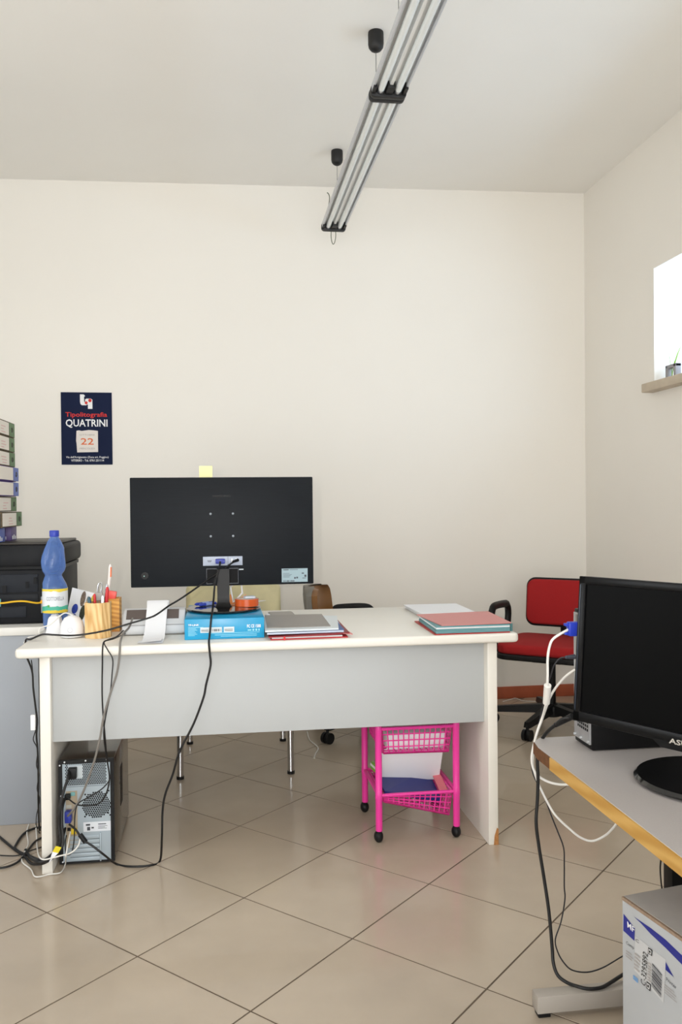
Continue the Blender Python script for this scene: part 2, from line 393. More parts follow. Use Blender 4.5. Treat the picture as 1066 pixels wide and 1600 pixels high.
l1 = luminaire(3.068, 4.585, 'hanging twin-tube fluorescent light ending in a wire loop near the back wall')
MB().tube(spline([(LX-.012, 4.575, LZ-.008), (LX-.013, 4.58, LZ-.04), (LX-.008, 4.585, LZ-.07), (LX, 4.586, LZ-.082), (LX+.008, 4.585, LZ-.07), (LX+.013, 4.58, LZ-.04), (LX+.012, 4.575, LZ-.008)]), .0022, 6).build('wire_loop', mat('olive_wire', (96, 100, 80), .5), l1)
MB().tube(spline([at_y(511, 301, 4.45), at_y(513.5, 303, 4.45), at_y(515, 311, 4.45), Vector((LX-.05, 4.45, LZ+.028))]), .0025, 6).build('supply_wire', mat('olive_wire', (96, 100, 80), .5), l1)
luminaire(1.545, 3.062, 'nearer hanging twin-tube fluorescent light running out of the top of the picture')
for k, (y, lab) in enumerate(((4.41, 'black ceiling cup with suspension wire nearest the back wall'), (3.285, 'black ceiling cup with suspension wire above the joint of the two lights'), (2.86, 'black ceiling cup above the top edge, its wire beside the nearer light'))):
    zt = zc(LX); t = thing('suspension_mount', lab, 'ceiling mount', (LX, y, zt), group='black suspension cups on the ceiling')
    MB().lathe([(.030, 0), (.031, -.008), (.031, -.046), (.0285, -.060), (.021, -.070), (.011, -.076), (.003, -.078)], (LX, y, zt-.0005), 24).build('canopy_cup', M_cap, t)
    MB().cyl((LX, y, zt-.077), (LX, y, LZ+.026), .0013, n=6).build('wire', mat('steel_wire', (110, 110, 108), .4, metal=.6), t)

# ------------------------------------------------------------------ wall calendar
px0, px1, pz0, pz1 = -.888, -.609, 1.429, 1.837; pw = px1-px0; ph = pz1-pz0
t = thing('wall_calendar', 'dark blue printed wall calendar showing the day 22', 'calendar', ((px0+px1)/2, YB, pz0))
yb = YB-.004
B(px0, px1, yb, YB-.0005, pz0, pz1).build('backing_card', mat('navy_card', (20, 30, 60), .6, spec=.15), t, smooth=False)
def cp(u, v): return Vector((px0+(u-155)/785*pw, yb-.0008, pz1-(v-135)/1083*ph))    # poster units
M_red = mat('print_red', (214, 44, 34), .6)
def cpoly(name, pts, m, dy=0): return MB().poly([cp(*p)-Vector((0, dy, 0)) for p in pts]).build(name, m, t, smooth=False, keep_normals=True)
cpoly('logo_stroke', [(450, 165), (505, 165), (530, 190), (512, 200), (512, 270), (525, 282), (550, 282), (550, 328), (478, 328), (456, 310), (450, 280)], M_tape)
cpoly('logo_stroke', [(528, 240), (550, 228), (615, 228), (640, 245), (640, 382), (570, 382), (570, 318), (552, 318), (552, 282), (528, 282)], M_tape)
for c, r in (((545, 292), 23), ((603, 256), 26)): cpoly('logo_dot', ring_pts(c, r, r, 20), M_red, .0004)
def ctext(name, s, u0, u1, v0, v1, m, bold=0, dy=0): text(name, s, m, t, cp(u0, v1)-Vector((0, dy, 0)), X, Z, (u1-u0)/785*pw, (v1-v0)/1083*ph, bold)
ctext('lettering', 'Tipolitografia', 222, 865, 432, 522, M_red, .014)
ctext('lettering', 'QUATRINI', 225, 870, 538, 668, M_tape, .018)
ctext('small_lettering', "Via dell'Artigianato (Zona art. Poggino)", 225, 880, 1090, 1128, M_tape, .01)
ctext('small_lettering', 'VITERBO - Tel. 0761.251114', 302, 808, 1138, 1172, M_tape, .01)
pad = MB(); pts = [(392, 712), (430, 705), (470, 714), (520, 708), (580, 700), (640, 704), (720, 712), (720, 1030), (398, 1035), (390, 900), (384, 860)]
pad.slab([cp(*p) for p in pts], (0, -.005, 0)); pad.build('day_pad', mat('pad_paper', (232, 224, 216), .8), t, smooth=False)
M_or = mat('print_orange', (222, 110, 60), .7); M_gy = mat('print_grey', (168, 162, 158), .7)
ctext('lettering', '22', 455, 655, 822, 920, M_or, .01, .0056); ctext('small_lettering', 'OTTOBRE', 440, 670, 762, 785, M_gy, 0, .0056); ctext('small_lettering', 'MERCOLEDI', 440, 670, 965, 990, M_gy, 0, .0056)

# ------------------------------------------------------------------ writing desk
DX0, DX1, DY0, DY1, DZ = -.655, 1.013, 2.78, 3.585, .745
t = thing('desk', 'long white laminate desk with panel legs and a modesty panel', 'desk', (.18, 3.15, 0))
MB().prism(rrect(DX0, DX1, DY0, DY1, .018), 'z', .713, DZ, bev=.009, seg=3).build('desktop', M_lam, t)
B(-.590, -.556, 2.832, 3.50, 0, .713, bev=.003).build('leg_panel', M_lam, t)
lp = B(.912, .947, 2.822, 3.50, 0, .713, bev=.003).build('leg_panel', M_lam, t)
MB().slab([(.9475, 2.8212, .0), (.9475, 2.8212, .055), (.942, 2.8212, .06), (.933, 2.8212, .032), (.930, 2.8212, .0)], (0, .02, 0)).build('chipped_corner', mat('bare_chipboard', (176, 122, 70), .8, var=.2, scale=120), lp)
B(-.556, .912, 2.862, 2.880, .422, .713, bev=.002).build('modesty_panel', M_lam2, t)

# ------------------------------------------------------------------ side cabinet, printer, binders
t = thing('side_cabinet', 'blue-grey side unit with a pale top carrying the black printer', 'cabinet', (-1.2, 3.6, 0))
B(-1.9, -.662, 3.285, 3.98, .713, .745, bev=.004).build('worktop', mat('pale_worktop', (222, 220, 214), .4), t)
B(-1.88, -.69, 3.295, 3.315, 0, .713, bev=.002).build('front_panel', M_grey, t)
B(-.71, -.69, 3.315, 3.95, 0, .713, bev=.002).build('end_panel', M_grey, t)
B(-1.88, -1.86, 3.315, 3.95, 0, .713, bev=.002).build('end_panel', M_grey, t)

M_pr = mat('printer_black', (20, 21, 24), .5, spec=.2); M_pr2 = mat('printer_charcoal', (34, 37, 43), .55, spec=.2); M_prt = mat('lid_reflection_tone', (62, 58, 54), .4, spec=.3)
t = thing('printer', 'black multifunction printer seen from behind on the side unit', 'printer', (-.83, 3.56, .745))
B(-1.06, -.618, 3.365, 3.76, .747, .955, bev=.008).build('body', M_pr, t)
B(-1.06, -.612, 3.372, 3.75, .955, .968).build('gap_band', M_black2, t)
lid = MB().prism(rrect(-1.06, -.605, .968, 1.050, .018), 'y', 3.352, 3.77, bev=.004).build('scanner_unit', M_pr, t)
B(-1.05, -.622, 3.356, 3.765, 1.050, 1.060, bev=.004).build('lid', M_prt, t)  # reflection on the lid top painted in as a grey-brown tone
B(-.99, -.70, 3.358, 3.366, .868, .938, bev=.002).build('rear_door', M_pr2, t)
for q in ((-.95, -.938, .872), (-.83, -.815, .87), (-.745, -.733, .884), (-.715, -.703, .90)): B(q[0], q[1], 3.352, 3.358, q[2], q[2]+.025).build('latch', M_pr, t)
B(-1.02, -.745, 3.360, 3.366, .772, .815, bev=.002).build('tray_cover', M_pr2, t)
B(-.99, -.77, 3.358, 3.361, .812, .816).build('tray_line', M_black2, t)
B(-1.02, -.70, 3.361, 3.3655, .828, .862, bev=.002).build('tray_cover', mat('printer_mid', (26, 28, 32), .5, spec=.2), t)
pp = B(-.690, -.655, 3.358, 3.366, .787, .850, bev=.001).build('port_plate', mat('port_steel', (150, 156, 160), .4, metal=.3), t)
for z in (.798, .822): B(-.679, -.668, 3.3565, 3.3585, z, z+.012).build('port', M_black2, pp)
M_yel = mat('yellow_cable', (236, 186, 40), .45)
t = thing('network_cable', 'yellow network cable plugged into the back of the printer', 'cable', at_y(30, 940, 3.33))
MB().tube(spline([(-.681, 3.352, .832), (-.70, 3.34, .828), at_y(38, 939.5, 3.32), at_y(22, 940, 3.31), at_y(8, 942, 3.30), at_y(-10, 944, 3.29), at_y(-40, 955, 3.29)]), .0034, 8).build('cord', M_yel, t)
B(-.688, -.674, 3.338, 3.3565, .825, .838, bev=.002).build('plug', mat('yellow_plug', (246, 176, 30), .4), t)
B(*[v for v in (at_y(-3, 942, 3.30).x-.004, at_y(1, 942, 3.30).x, 3.292, 3.306, at_y(0, 948, 3.3).z, at_y(0, 936, 3.3).z)], bev=.001).build('cord_tag', mat('cyan_tag', (150, 220, 222), .5), t)

M_gr = mat('binder_green', (96, 122, 84), .6); M_br = mat('binder_board', (86, 70, 46), .7); M_lab = mat('binder_label', (234, 224, 210), .75)
M_bl = mat('binder_blue', (92, 110, 176), .5); M_vi = mat('binder_violet', (128, 100, 168), .5); M_fade = mat('faded_pink_ink', (226, 190, 180), .8); M_ring = mat('dull_ring', (70, 66, 60), .4, metal=.4)
zb = 1.118; bh = .0598
binders = [('green', 0.014, 'lowest binder of the stack, green-edged and jutting out furthest'), ('green', -.006, 'green-edged binder directly beneath the two blue binders'), ('blue', .004, 'lower of the two blue-violet binders in the stack'), ('blue', .004, 'upper of the two blue-violet binders in the stack'), ('green', -.010, 'green-edged binder directly on top of the blue-violet binders'), ('green', -.010, 'second green-edged binder from the top of the stack'), ('green', -.010, 'topmost green-edged binder of the stack')]
for k, (kind, dx, lab) in enumerate(binders):
    x1 = -.826+dx; z0 = zb+k*bh; z1 = z0+bh-.002; y0, y1 = 3.285, 3.605+random.uniform(-.004, .004)
    t = thing('lever_arch_binder', lab+' on the printer', 'binder', (x1-.14, 3.45, z0), group='binders stacked on the printer')
    if kind == 'green':
        c = MB(); c.box(x1-.28, x1, y0, y1, z0, z0+.003); c.box(x1-.28, x1, y0, y1, z1-.003, z1); c.box(x1-.003, x1, y0, y1, z0+.003, z1-.003); c.build('cover', M_br, t, smooth=False)
    else:
        c = MB(); c.prism([(x1-.28, z0), (x1-.012, z0), (x1-.003, z0+.008), (x1, z0+.02), (x1, z1-.02), (x1-.003, z1-.008), (x1-.012, z1), (x1-.28, z1)], 'y', y0, y1); c.build('cover', M_vi, t)
    B(x1-.26, x1-.02, y0+.01, y1-.01, z0+.004, z1-.004).build('pages', M_paper, t) if kind == 'green' else None
    B(x1, x1+.0008, y0+.012, y0+.225, z0+.004, z1-.004).build('spine_label', M_lab, t, smooth=False)
    sp = B(x1, x1+.001, y0+.232, y1-.004, z0+.002, z1-.002).build('spine_band', M_gr if kind == 'green' else M_bl, t, smooth=False)
    MB().tube([(x1+.0015, y0+.274+.009*math.cos(a*math.pi/8), (z0+z1)/2+.009*math.sin(a*math.pi/8)) for a in range(16)], .0018, 6, closed=True).build('finger_hole', M_ring, sp)
    if kind == 'green': bars('faded_writing', M_fade, t, (x1+.001, y0+.10, z0+.010), Yv, Z, [(random.uniform(0, .02), i*.011, random.uniform(.04, .08), .004) for i in range(3)])
for k, (x1, y0, y1, c, lab) in enumerate(((-.834, 3.30, 3.42, (66, 92, 176), 'blue cartridge carton under the near end of the binder stack'), (-.850, 3.425, 3.50, (84, 72, 140), 'recessed violet-blue cartridge carton between two others under the binders'), (-.832, 3.505, 3.60, (92, 72, 128), 'purple cartridge carton under the far end of the binder stack'))):
    t = thing('cartridge_carton', lab, 'box', (x1-.09, (y0+y1)/2, 1.06), group='cartridge cartons on the printer')
    B(x1-.22, x1, y0, y1, 1.061, 1.116, bev=.0015).build('carton', mat('carton_%d' % k, c, .45), t)
    bars('print_mark', M_tape, t, (x1+.0006, y0+.02, 1.066), Yv, Z, [(0, 0, .016, .014), (.024, 0, .012, .018), (.045, 0, .014, .012)])

# ------------------------------------------------------------------ things on the desk: left end
t = thing('water_bottle', 'blue plastic water bottle with a white and yellow label, nearly empty', 'bottle', (-.612, 3.22, DZ)); bc = Vector((-.611, 3.22, DZ)); OFF[t.name] = bc; t.location = bc
prof = [(.001, .006), (.028, .002), (.040, .006), (.0435, .018), (.0440, .055), (.0445, .058), (.0445, .148), (.0440, .152), (.0415, .168), (.034, .186), (.0295, .196), (.031, .202), (.039, .213), (.0425, .225), (.0432, .245), (.0405, .270), (.0345, .298), (.0245, .322), (.0165, .335), (.0145, .340), (.0145, .346)]
pr = []
for i in range(len(prof)-1):
    for k in range(3): f = k/3; pr.append((prof[i][0]*(1-f)+prof[i+1][0]*f, prof[i][1]*(1-f)+prof[i+1][1]*f))
pr.append(prof[-1])
bt = MB().lathe(pr, bc, 40)
for v in bt.bm.verts:
    h = v.co.z-DZ; d = v.co-bc; a = math.atan2(d.y, d.x)
    if .155 < h < .30:      # squeezed and dented body
        s = 1+.05*math.sin(3*a+h*60)*math.sin((h-.155)/.145*math.pi)
        v.co.x = bc.x+d.x*s-.006*math.sin((h-.155)/.145*math.pi); v.co.y = bc.y+d.y*s
bt.build('bottle_body', bottle_plastic(), t)
MB().lathe([(.0165, .340), (.0172, .343), (.0172, .360), (.0155, .363), (.001, .3635)], bc, 28).build('cap', mat('blue_cap', (44, 62, 168), .4), t)
lb = MB().lathe([(.0452, .062), (.0452, .150)], bc, 48, caps=False).build('label_sleeve', banded('bottle_label', [(0, (226, 200, 60)), (.10, (70, 176, 150)), (.27, (222, 226, 230)), (.90, (232, 208, 70))], .062, .150, .018), t)
def wrapb(r, a0, z0):
    return lambda a, b: bc+Vector((r*math.sin(a0+a/r), -r*math.cos(a0+a/r), z0+b))
text('label_lettering', 'COTTORELLA', mat('label_grey_ink', (110, 112, 120), .7), lb, (0, 0, 0), X, Z, .066, .014, .0, wrap=wrapb(.0456, R(-30), .108))
MB().poly([wrapb(.0456, R(-20), .088)(.005*math.cos(a*math.pi/6), .005*math.sin(a*math.pi/6)) for a in range(12)]).build('label_leaf', mat('leaf_green', (90, 170, 90), .7), lb, smooth=False, keep_normals=True)

t = thing('desk_calendar', 'white folded desk card printed with oval pictures beside the bottle', 'calendar', (-.55, 3.28, DZ))
A0, A1 = Vector((-.590, 3.275, DZ+.002)), Vector((-.478, 3.20, DZ+.002)); nx = (A1-A0).normalized(); nb = Vector((-nx.y, nx.x, 0)); up = (Z*.14+nb*.045)
q = [A0, A1, A1+up*.86, A0+up]
n = (A1-A0).cross(up).normalized()
MB().slab(q, n*-.0015).build('front_leaf', M_paper, t, smooth=False)
MB().slab([A0+nb*.09, A1+nb*.09, A1+up*.86+n*-.001, A0+up+n*-.001], n*-.0015).build('rear_leaf', M_paper, t, smooth=False)
def cardp(u, v): return A0+(A1-A0)*u+up*v+n*.0008
for u, v, ru, rv, c in ((.26, .45, .11, .13, (44, 66, 160)), (.48, .72, .09, .20, (120, 104, 92)), (.56, .36, .10, .20, (60, 62, 48)), (.84, .72, .07, .12, (206, 178, 60)), (.30, .20, .08, .12, (36, 60, 130)), (.66, .66, .06, .14, (190, 176, 160))):
    MB().poly([cardp(u+ru*math.cos(a*math.pi/8), v+rv*math.sin(a*math.pi/8)) for a in range(16)]).build('oval_picture', mat('oval_%d%d' % (c[0], c[2]), c, .6, var=.4, scale=120), t, smooth=False, keep_normals=True)

t = thing('dome_device', 'small white dome-shaped plastic device with a thin white cord at the desk end', 'device', (-.514, 3.0, DZ))
MB().lathe([(.030, 0), (.038, .003), (.041, .012), (.0405, .03), (.036, .05), (.026, .066), (.012, .0735), (.001, .075)], (-.514, 3.0, DZ+.001), 28).build('dome', M_white, t)
MB().tube(spline([(-.506, 3.0, DZ+.072), (-.535, 3.01, DZ+.083), (-.56, 3.03, DZ+.07), at_y(78, 976, 3.03), at_y(62, 982, 3.03), (-.63, 3.02, .752), (-.66, 3.0, .748), (-.672, 2.99, .73)]), .0022, 6).build('cord', M_wcab, t)
MB().tube([(-.514+.008*math.cos(a*math.pi/6), 2.9585-.0+.0008*0, DZ+.030+.008*math.sin(a*math.pi/6)) for a in range(12)], .0008, 5, closed=True).build('emblem_ring', mat('pale_grey', (190, 190, 196), .5), t)
t = thing('plastic_block', 'white tapering plastic block standing between the bottle and the dome', 'device', (-.588, 3.09, DZ))
MB().prism([(-.616, DZ+.001), (-.560, DZ+.001), (-.568, DZ+.058), (-.574, DZ+.066), (-.600, DZ+.066), (-.606, DZ+.058)], 'y', 3.06, 3.11, bev=.004).build('block', M_white, t)
B(-.598, -.578, 3.072, 3.098, DZ+.066, DZ+.070, bev=.001).build('cap', mat('pale_grey', (190, 190, 196), .5), t)

M_wd = wood('pencil_cup_wood', (206, 160, 96), (232, 196, 138), 26, .45, (1, 1, .18)); M_wd2 = wood('square_cup_wood', (196, 130, 52), (228, 172, 84), 40, .45, (.2, .2, 1), 3)
t = thing('pencil_cup', 'octagonal pale wooden pencil cup holding scissors and pens', 'pencil holder', (-.424, 2.985, DZ)); cc = Vector((-.424, 2.985, 0))
def hollow(poly_out, poly_in, z0, z1, zf):
    b = MB(); k = len(poly_out)
    vs = [(x, y, z0) for x, y in poly_out]+[(x, y, z1) for x, y in poly_out]+[(x, y, z1) for x, y in poly_in]+[(x, y, zf) for x, y in poly_in]
    fs = [list(range(k))]
    for l in range(3): fs += [[l*k+i, l*k+(i+1) % k, (l+1)*k+(i+1) % k, (l+1)*k+i] for i in range(k)]
    fs += [[3*k+i for i in range(k)]]
    return b.raw(vs, fs)
oc = lambda r: [(cc.x+r*math.cos(R(22.5+45*i)), cc.y+r*math.sin(R(22.5+45*i))) for i in range(8)]
hollow(oc(.046), oc(.039), DZ+.0005, DZ+.121, DZ+.006).build('cup', M_wd, t, smooth=False)
t = thing('pencil_cup', 'square orange-brown wooden pencil cup behind the octagonal one', 'pencil holder', (-.392, 3.13, DZ)); 
hollow([(-.432, 3.095), (-.366, 3.095), (-.366, 3.165), (-.432, 3.165)], [(-.425, 3.102), (-.373, 3.102), (-.373, 3.158), (-.425, 3.158)], DZ+.0005, DZ+.118, DZ+.006).build('cup', M_wd2, t, smooth=False)
def pen(name, lab, p0, p1, r, m, capm=None, capf=.25, flat=1.0):
    p0, p1 = Vector(p0), Vector(p1); o = thing(name, lab, name.split('_')[-1], p0, group='pens in the wooden cups')
    k = p0+(p1-p0)*(1-capf)
    MB().tube([p0, p0+(k-p0)*.02, k], [r*.5, r, r], 10, flat=flat).build('barrel', m, o)
    MB().tube([k, k+(p1-k)*.85, p1], [r*1.08, r*1.05, r*.6], 10, flat=flat).build('pen_cap', capm or m, o)
    return o
zf = DZ+.0065
pen('black_pen', 'dark capped pen at the left rim of the octagonal cup', (-.440, 2.975, zf), (-.452, 2.968, DZ+.141), .006, mat('pen_dark', (34, 44, 52), .35), mat('pen_teal', (44, 78, 92), .3))
pen('red_pen', 'red pen leaning in the octagonal cup left of the scissors', (-.430, 2.985, zf), (-.435, 2.978, DZ+.150), .0045, mat('pen_red', (196, 34, 40), .35))
pen('red_marker', 'red marker with a pointed tip at the right of the octagonal cup', (-.405, 2.990, zf), (-.392, 2.985, DZ+.172), .0055, mat('pen_red', (196, 34, 40), .35), capf=.3)
pen('white_pen', 'white pen with a dark clip at the front of the octagonal cup', (-.412, 2.962, zf), (-.404, 2.956, DZ+.146), .0045, M_white)
pen('black_pen', 'dark pen with a metal clip behind the red marker', (-.412, 3.002, zf), (-.396, 3.004, DZ+.180), .0045, mat('pen_dark', (34, 44, 52), .35), M_alu)
o = thing('scissors', 'metal scissors with grey grip standing in the octagonal cup', 'scissors', (-.425, 2.99, zf))
MB().tube(spline([(-.424, 2.99, zf+.1), (-.426, 2.99, DZ+.15), (-.423, 2.99, DZ+.178), (-.416, 2.99, DZ+.186), (-.411, 2.99, DZ+.178), (-.414, 2.99, DZ+.15), (-.418, 2.99, zf+.1)]), .0026, 6).build('handle_loop', M_alu, o)
B(-.428, -.412, 2.988, 2.992, zf, zf+.11).build('blade', M_alu, o); B(-.436, -.408, 2.984, 2.996, DZ+.125, DZ+.153, bev=.003).build('grip', mat('grip_grey', (158, 152, 146), .5), o)
o = thing('ivory_pen', 'tall white pen with an orange tip rising above the square cup', 'pen', (-.41, 3.13, zf), group='pens in the wooden cups')
MB().tube([(-.41, 3.13, zf), (-.409, 3.13, DZ+.14), (-.402, 3.13, DZ+.20), (-.400, 3.13, DZ+.232), (-.400, 3.13, DZ+.240)], [.004, .005, .0065, .006, .002], 10).build('barrel', mat('pen_ivory', (236, 226, 220), .4), o)
MB().tube([(-.398, 3.1245, DZ+.195), (-.397, 3.1245, DZ+.23)], .003, 8).build('orange_stripe', mat('pen_orange', (236, 130, 90), .5), o)
o = thing('highlighter', 'coral red highlighter stub in the square cup', 'pen', (-.395, 3.115, zf), group='pens in the wooden cups')
B(-.405, -.382, 3.108, 3.122, zf, DZ+.115).build('barrel', mat('pen_white2', (230, 226, 224), .4), o); B(-.409, -.378, 3.105, 3.125, DZ+.115, DZ+.145, bev=.003, M=Matrix.Translation((-.394, 3.115, DZ+.13)) @ Matrix.Rotation(R(10), 4, 'Y') @ Matrix.Translation((.394, -3.115, -DZ-.13))).build('pen_cap', mat('pen_coral', (240, 92, 84), .4), o)

# printing calculator with its paper strip
t = thing('printing_calculator', 'pale grey printing calculator with a paper strip running to the desk edge', 'calculator', (-.236, 3.08, DZ))
M_calc = mat('calculator_grey', (206, 208, 210), .4); M_smoke = mat('smoked_cover', (92, 82, 78), .3)
MB().prism([(2.985, DZ+.003), (2.978, DZ+.012), (2.978, DZ+.036), (2.988, DZ+.046), (3.03, DZ+.082), (3.07, DZ+.086), (3.19, DZ+.05), (3.20, DZ+.003)], 'x', -.345, -.130, bev=.006, seg=3).build('body', M_calc, t)
B(-.342, -.133, 2.975, 2.979, DZ+.036, DZ+.038).build('seam', mat('seam_grey', (150, 150, 150), .5), t)
def onslope(x0, x1, f0, f1, name, m, th=.003, d=.0005):
    a = Vector((0, 2.988, DZ+.046)); b = Vector((0, 3.03, DZ+.082)); nn = Vector((0, -(b.z-a.z), b.y-a.y)).normalized()
    p = a+(b-a)*f0+nn*d; q = a+(b-a)*f1+nn*d
    return MB().slab([(x0, p.y, p.z), (x1, p.y, p.z), (x1, q.y, q.z), (x0, q.y, q.z)], nn*th).build(name, m, t)
onslope(-.332, -.262, .25, 1.0, 'smoked_cover', M_smoke); onslope(-.192, -.152, .25, 1.0, 'smoked_cover', M_smoke)
MB().cyl((-.265, 3.062, DZ+.094), (-.188, 3.062, DZ+.094), .018, n=20).build('paper_roll', M_paper, t)
ps = MB(); cx = [(-.262, -.192, 3.055, DZ+.1135), (-.262, -.192, 3.03, DZ+.104), (-.263, -.193, 2.98, DZ+.062), (-.264, -.194, 2.93, DZ+.020), (-.264, -.194, 2.87, DZ+.006), (-.265, -.194, 2.82, DZ+.003), (-.266, -.194, 2.790, DZ+.0035)]
vs = []; fs = []
for i, (a, b, y, z) in enumerate(cx): vs += [(a, y, z), (b, y, z)]
fs = [[2*i, 2*i+1, 2*i+3, 2*i+2] for i in range(len(cx)-1)]
ps.raw(vs, fs).build('paper_strip', M_paper, t)
MB().raw([(-.276, 2.86, DZ+.002), (-.20, 2.855, DZ+.012), (-.20, 2.80, DZ+.010), (-.278, 2.805, DZ+.003)], [[0, 1, 2, 3]]).build('strip_curl', M_paper, t)

# blue carton under the monitor
M_cy = mat('cyan_carton', (28, 150, 196), .3, var=.05, scale=10); M_cyp = mat('pale_cyan_print', (150, 214, 232), .5)
t = thing('network_gear_carton', 'flat bright blue carton lying under the monitor stand', 'box', (.006, 3.05, DZ))
BY = 2.853
B(-.126, .140, BY, 3.25, DZ+.0005, DZ+.070, bev=.002).build('carton', M_cy, t)
o0 = Vector((-.126, BY-.0006, DZ))
text('lettering', 'TP-LINK', M_tape, t, o0+Vector((.012, 0, .047)), X, Z, .036, .006, .02)
text('lettering', 'FC CE 1588', M_tape, t, o0+Vector((.208, 0, .036)), X, Z, .046, .011, .02)
bars('small_print', M_cyp, t, o0, X, Z, [(.012, .041-.0045*i, .05 if i == 0 else .022+.004*(i % 3), .0016) for i in range(7)]+[(.21, .026, .012, .004), (.226, .025, .006, .007), (.236, .025, .006, .007), (.246, .025, .004, .007), (.08, .02, .17, .0016), (.10, .014, .14, .0016), (.12, .009, .12, .0016)])
for k, (x0, x1) in enumerate(((.052, .084), (.088, .124), (.130, .165))):
    s = B(o0.x+x0, o0.x+x1, BY-.0012, BY-.0002, DZ+.023, DZ+.041).build('sticker', mat('pale_sticker', (206, 216, 220), .5), t, smooth=False)
    bars('barcode', M_ink, s, (o0.x+x0+.003, BY-.0016, DZ+.027), X, Z, barcode(x1-x0-.006, .008, 14, k) if k == 1 else [(0, .003*i, x1-x0-.008, .0012) for i in range(3)])

# big monitor seen from the back
MX, MYB = .004, 3.10; mx0, mx1, mz0, mz1 = -.325, .336, .901, 1.297
t = thing('monitor', 'wide black computer monitor seen from behind on the blue carton', 'monitor', (MX, 3.085, DZ+.07))
M_bk = mat('brushed_black_back', (24, 27, 31), .5, spec=.15, var=.12, scale=60, stretch=(.15, 1, 4))
B(mx0, mx1, MYB, MYB+.030, mz0, mz1, bev=.003).build('back_cover', M_bk, t)
B(mx0+.001, mx1-.001, MYB+.030, MYB+.040, mz0+.001, mz1-.001, bev=.001).build('front_bezel', M_black2, t)
B(mx0+.008, mx1-.008, MYB+.0396, MYB+.041, mz0+.012, mz1-.008).build('screen', mat('screen_black', (8, 8, 10), .12), t, smooth=False)
pl = B(-.068, .075, MYB-.0015, MYB+.001, .975, 1.008, bev=.0006).build('port_plate', mat('port_plate_grey', (168, 176, 192), .4), t)
B(.0215, .0225, MYB-.0018, MYB-.001, .975, 1.008).build('plate_joint', M_black2, pl)
MB().slab([(-.053, MYB-.0017, .995), (-.036, MYB-.0017, .995), (-.039, MYB-.0017, .988), (-.050, MYB-.0017, .988)], (0, -.0008, 0)).build('port', mat('port_dim', (120, 126, 138), .5), pl)
for x in (.034, .050): B(x, x+.005, MYB-.003, MYB-.001, .988, 1.000).build('port', M_tape, pl)
v = B(-.023, .011, MYB-.022, MYB-.001, .983, 1.000, bev=.002).build('video_plug', mat('vga_blue', (42, 56, 150), .4), t)
for x in (-.020, .008): MB().cyl((x, MYB-.03, .9915), (x, MYB-.02, .9915), .0035, n=10).build('thumbscrew', mat('vga_blue', (42, 56, 150), .4), v)
rcs = B(-.055, .058, MYB-.0012, MYB+.001, .910, .963).build('stand_recess', mat('recess_black', (8, 8, 9), .5, spec=.15), t, smooth=False)
f = MB()
for a in ((-.056, .059, .963, .9645), (-.056, .059, .9085, .910), (-.056, -.055, .910, .963), (.058, .059, .910, .963)): f.box(a[0], a[1], MYB-.003, MYB, a[2], a[3])
f.build('recess_rim', mat('rim_grey', (88, 92, 100), .3), t, smooth=False)
B(.062, .078, MYB-.0015, MYB, .9575, .9615).build('recess_latch', mat('bright_latch', (190, 200, 206), .35), t)
nk = MB(); nz = DZ+.070
vs = []; prof = [(.965, .022, .0), (.93, .0225, .002), (.87, .0215, .006), (.845, .022, .008), (.832, .026, .014), (.822, .040, .028)]
for z, hw, dd in prof: vs += [(MX-hw, MYB-.035-dd, z), (MX+hw, MYB-.035-dd, z), (MX+hw, MYB-.008+dd*.3, z), (MX-hw, MYB-.008+dd*.3, z)]
fs = [[4*i+j, 4*i+(j+1) % 4, 4*i+4+(j+1) % 4, 4*i+4+j] for i in range(len(prof)-1) for j in range(4)]+[[0, 1, 2, 3], [20, 21, 22, 23]]
nk.raw(vs, fs); nk.box(MX-.022, MX+.022, MYB-.02, MYB-.001, .925, .962); nk.build('stand_neck', M_black2, t)
MB().lathe([(.120, .0008), (.132, .003), (.134, .007), (.131, .010), (.10, .0125), (.03, .014), (.001, .014)], (.006, 3.085, nz), 48, sq=1.05).build('stand_base', mat('glossy_base', (22, 20, 19), .12, coat=.6), t)
st = B(.218, .314, MYB-.0008, MYB+.0005, .909, .959).build('rating_label', mat('rating_label', (150, 172, 180), .5), t, smooth=False)
bars('label_print', M_ink, st, (.218, MYB-.0013, .909), X, Z, [(.006, .044, .020, .003), (.030, .045, .03, .0015), (.074, .030, .008, .004), (.084, .018, .007, .008), (.046, .012, .006, .006), (.054, .013, .006, .006), (.076, .013, .014, .002)]+[(.005, .018+.0045*i, .024+.004*(i % 3), .0012) for i in range(4)])
bars('barcode', M_ink, st, (.224, MYB-.0013, .9105), X, Z, barcode(.042, .005, 24, 5))
for x in (-.039, .042):
    for z in (1.082, 1.164): MB().lathe([(.0045, 0), (.0045, .0015), (.0025, .0022), (.0005, .0022)], (0, 0, 0), 12, Matrix.Translation((x, MYB, z)) @ Matrix.Rotation(R(90), 4, 'X')).build('mount_screw', mat('screw_grey', (120, 126, 132), .35, metal=.5), t)
text('lettering', 'SAMSUNG', M_black2, t, (-.032, MYB-.0006, 1.2245), X, Z, .066, .0085, .025)
bt = MB().lathe([(.013, 0), (.013, .0008), (.011, .001), (.004, .0006), (.0005, .0006)], (0, 0, 0), 20, Matrix.Translation((-.276, MYB, .943)) @ Matrix.Rotation(R(90), 4, 'X')).build('control_knob', M_black2, t)
MB().sphere((-.278, MYB-.002, .942), .002).build('indicator', mat('indicator', (170, 210, 200), .2), bt)
tag(B(-.079, -.031, MYB+.0315, MYB+.0322, 1.2975, 1.340, M=None).build('sticky_note', mat('sticky_yellow', (240, 236, 178), .8), smooth=False), 'pale yellow sticky note standing up from the monitor top edge', 'note')

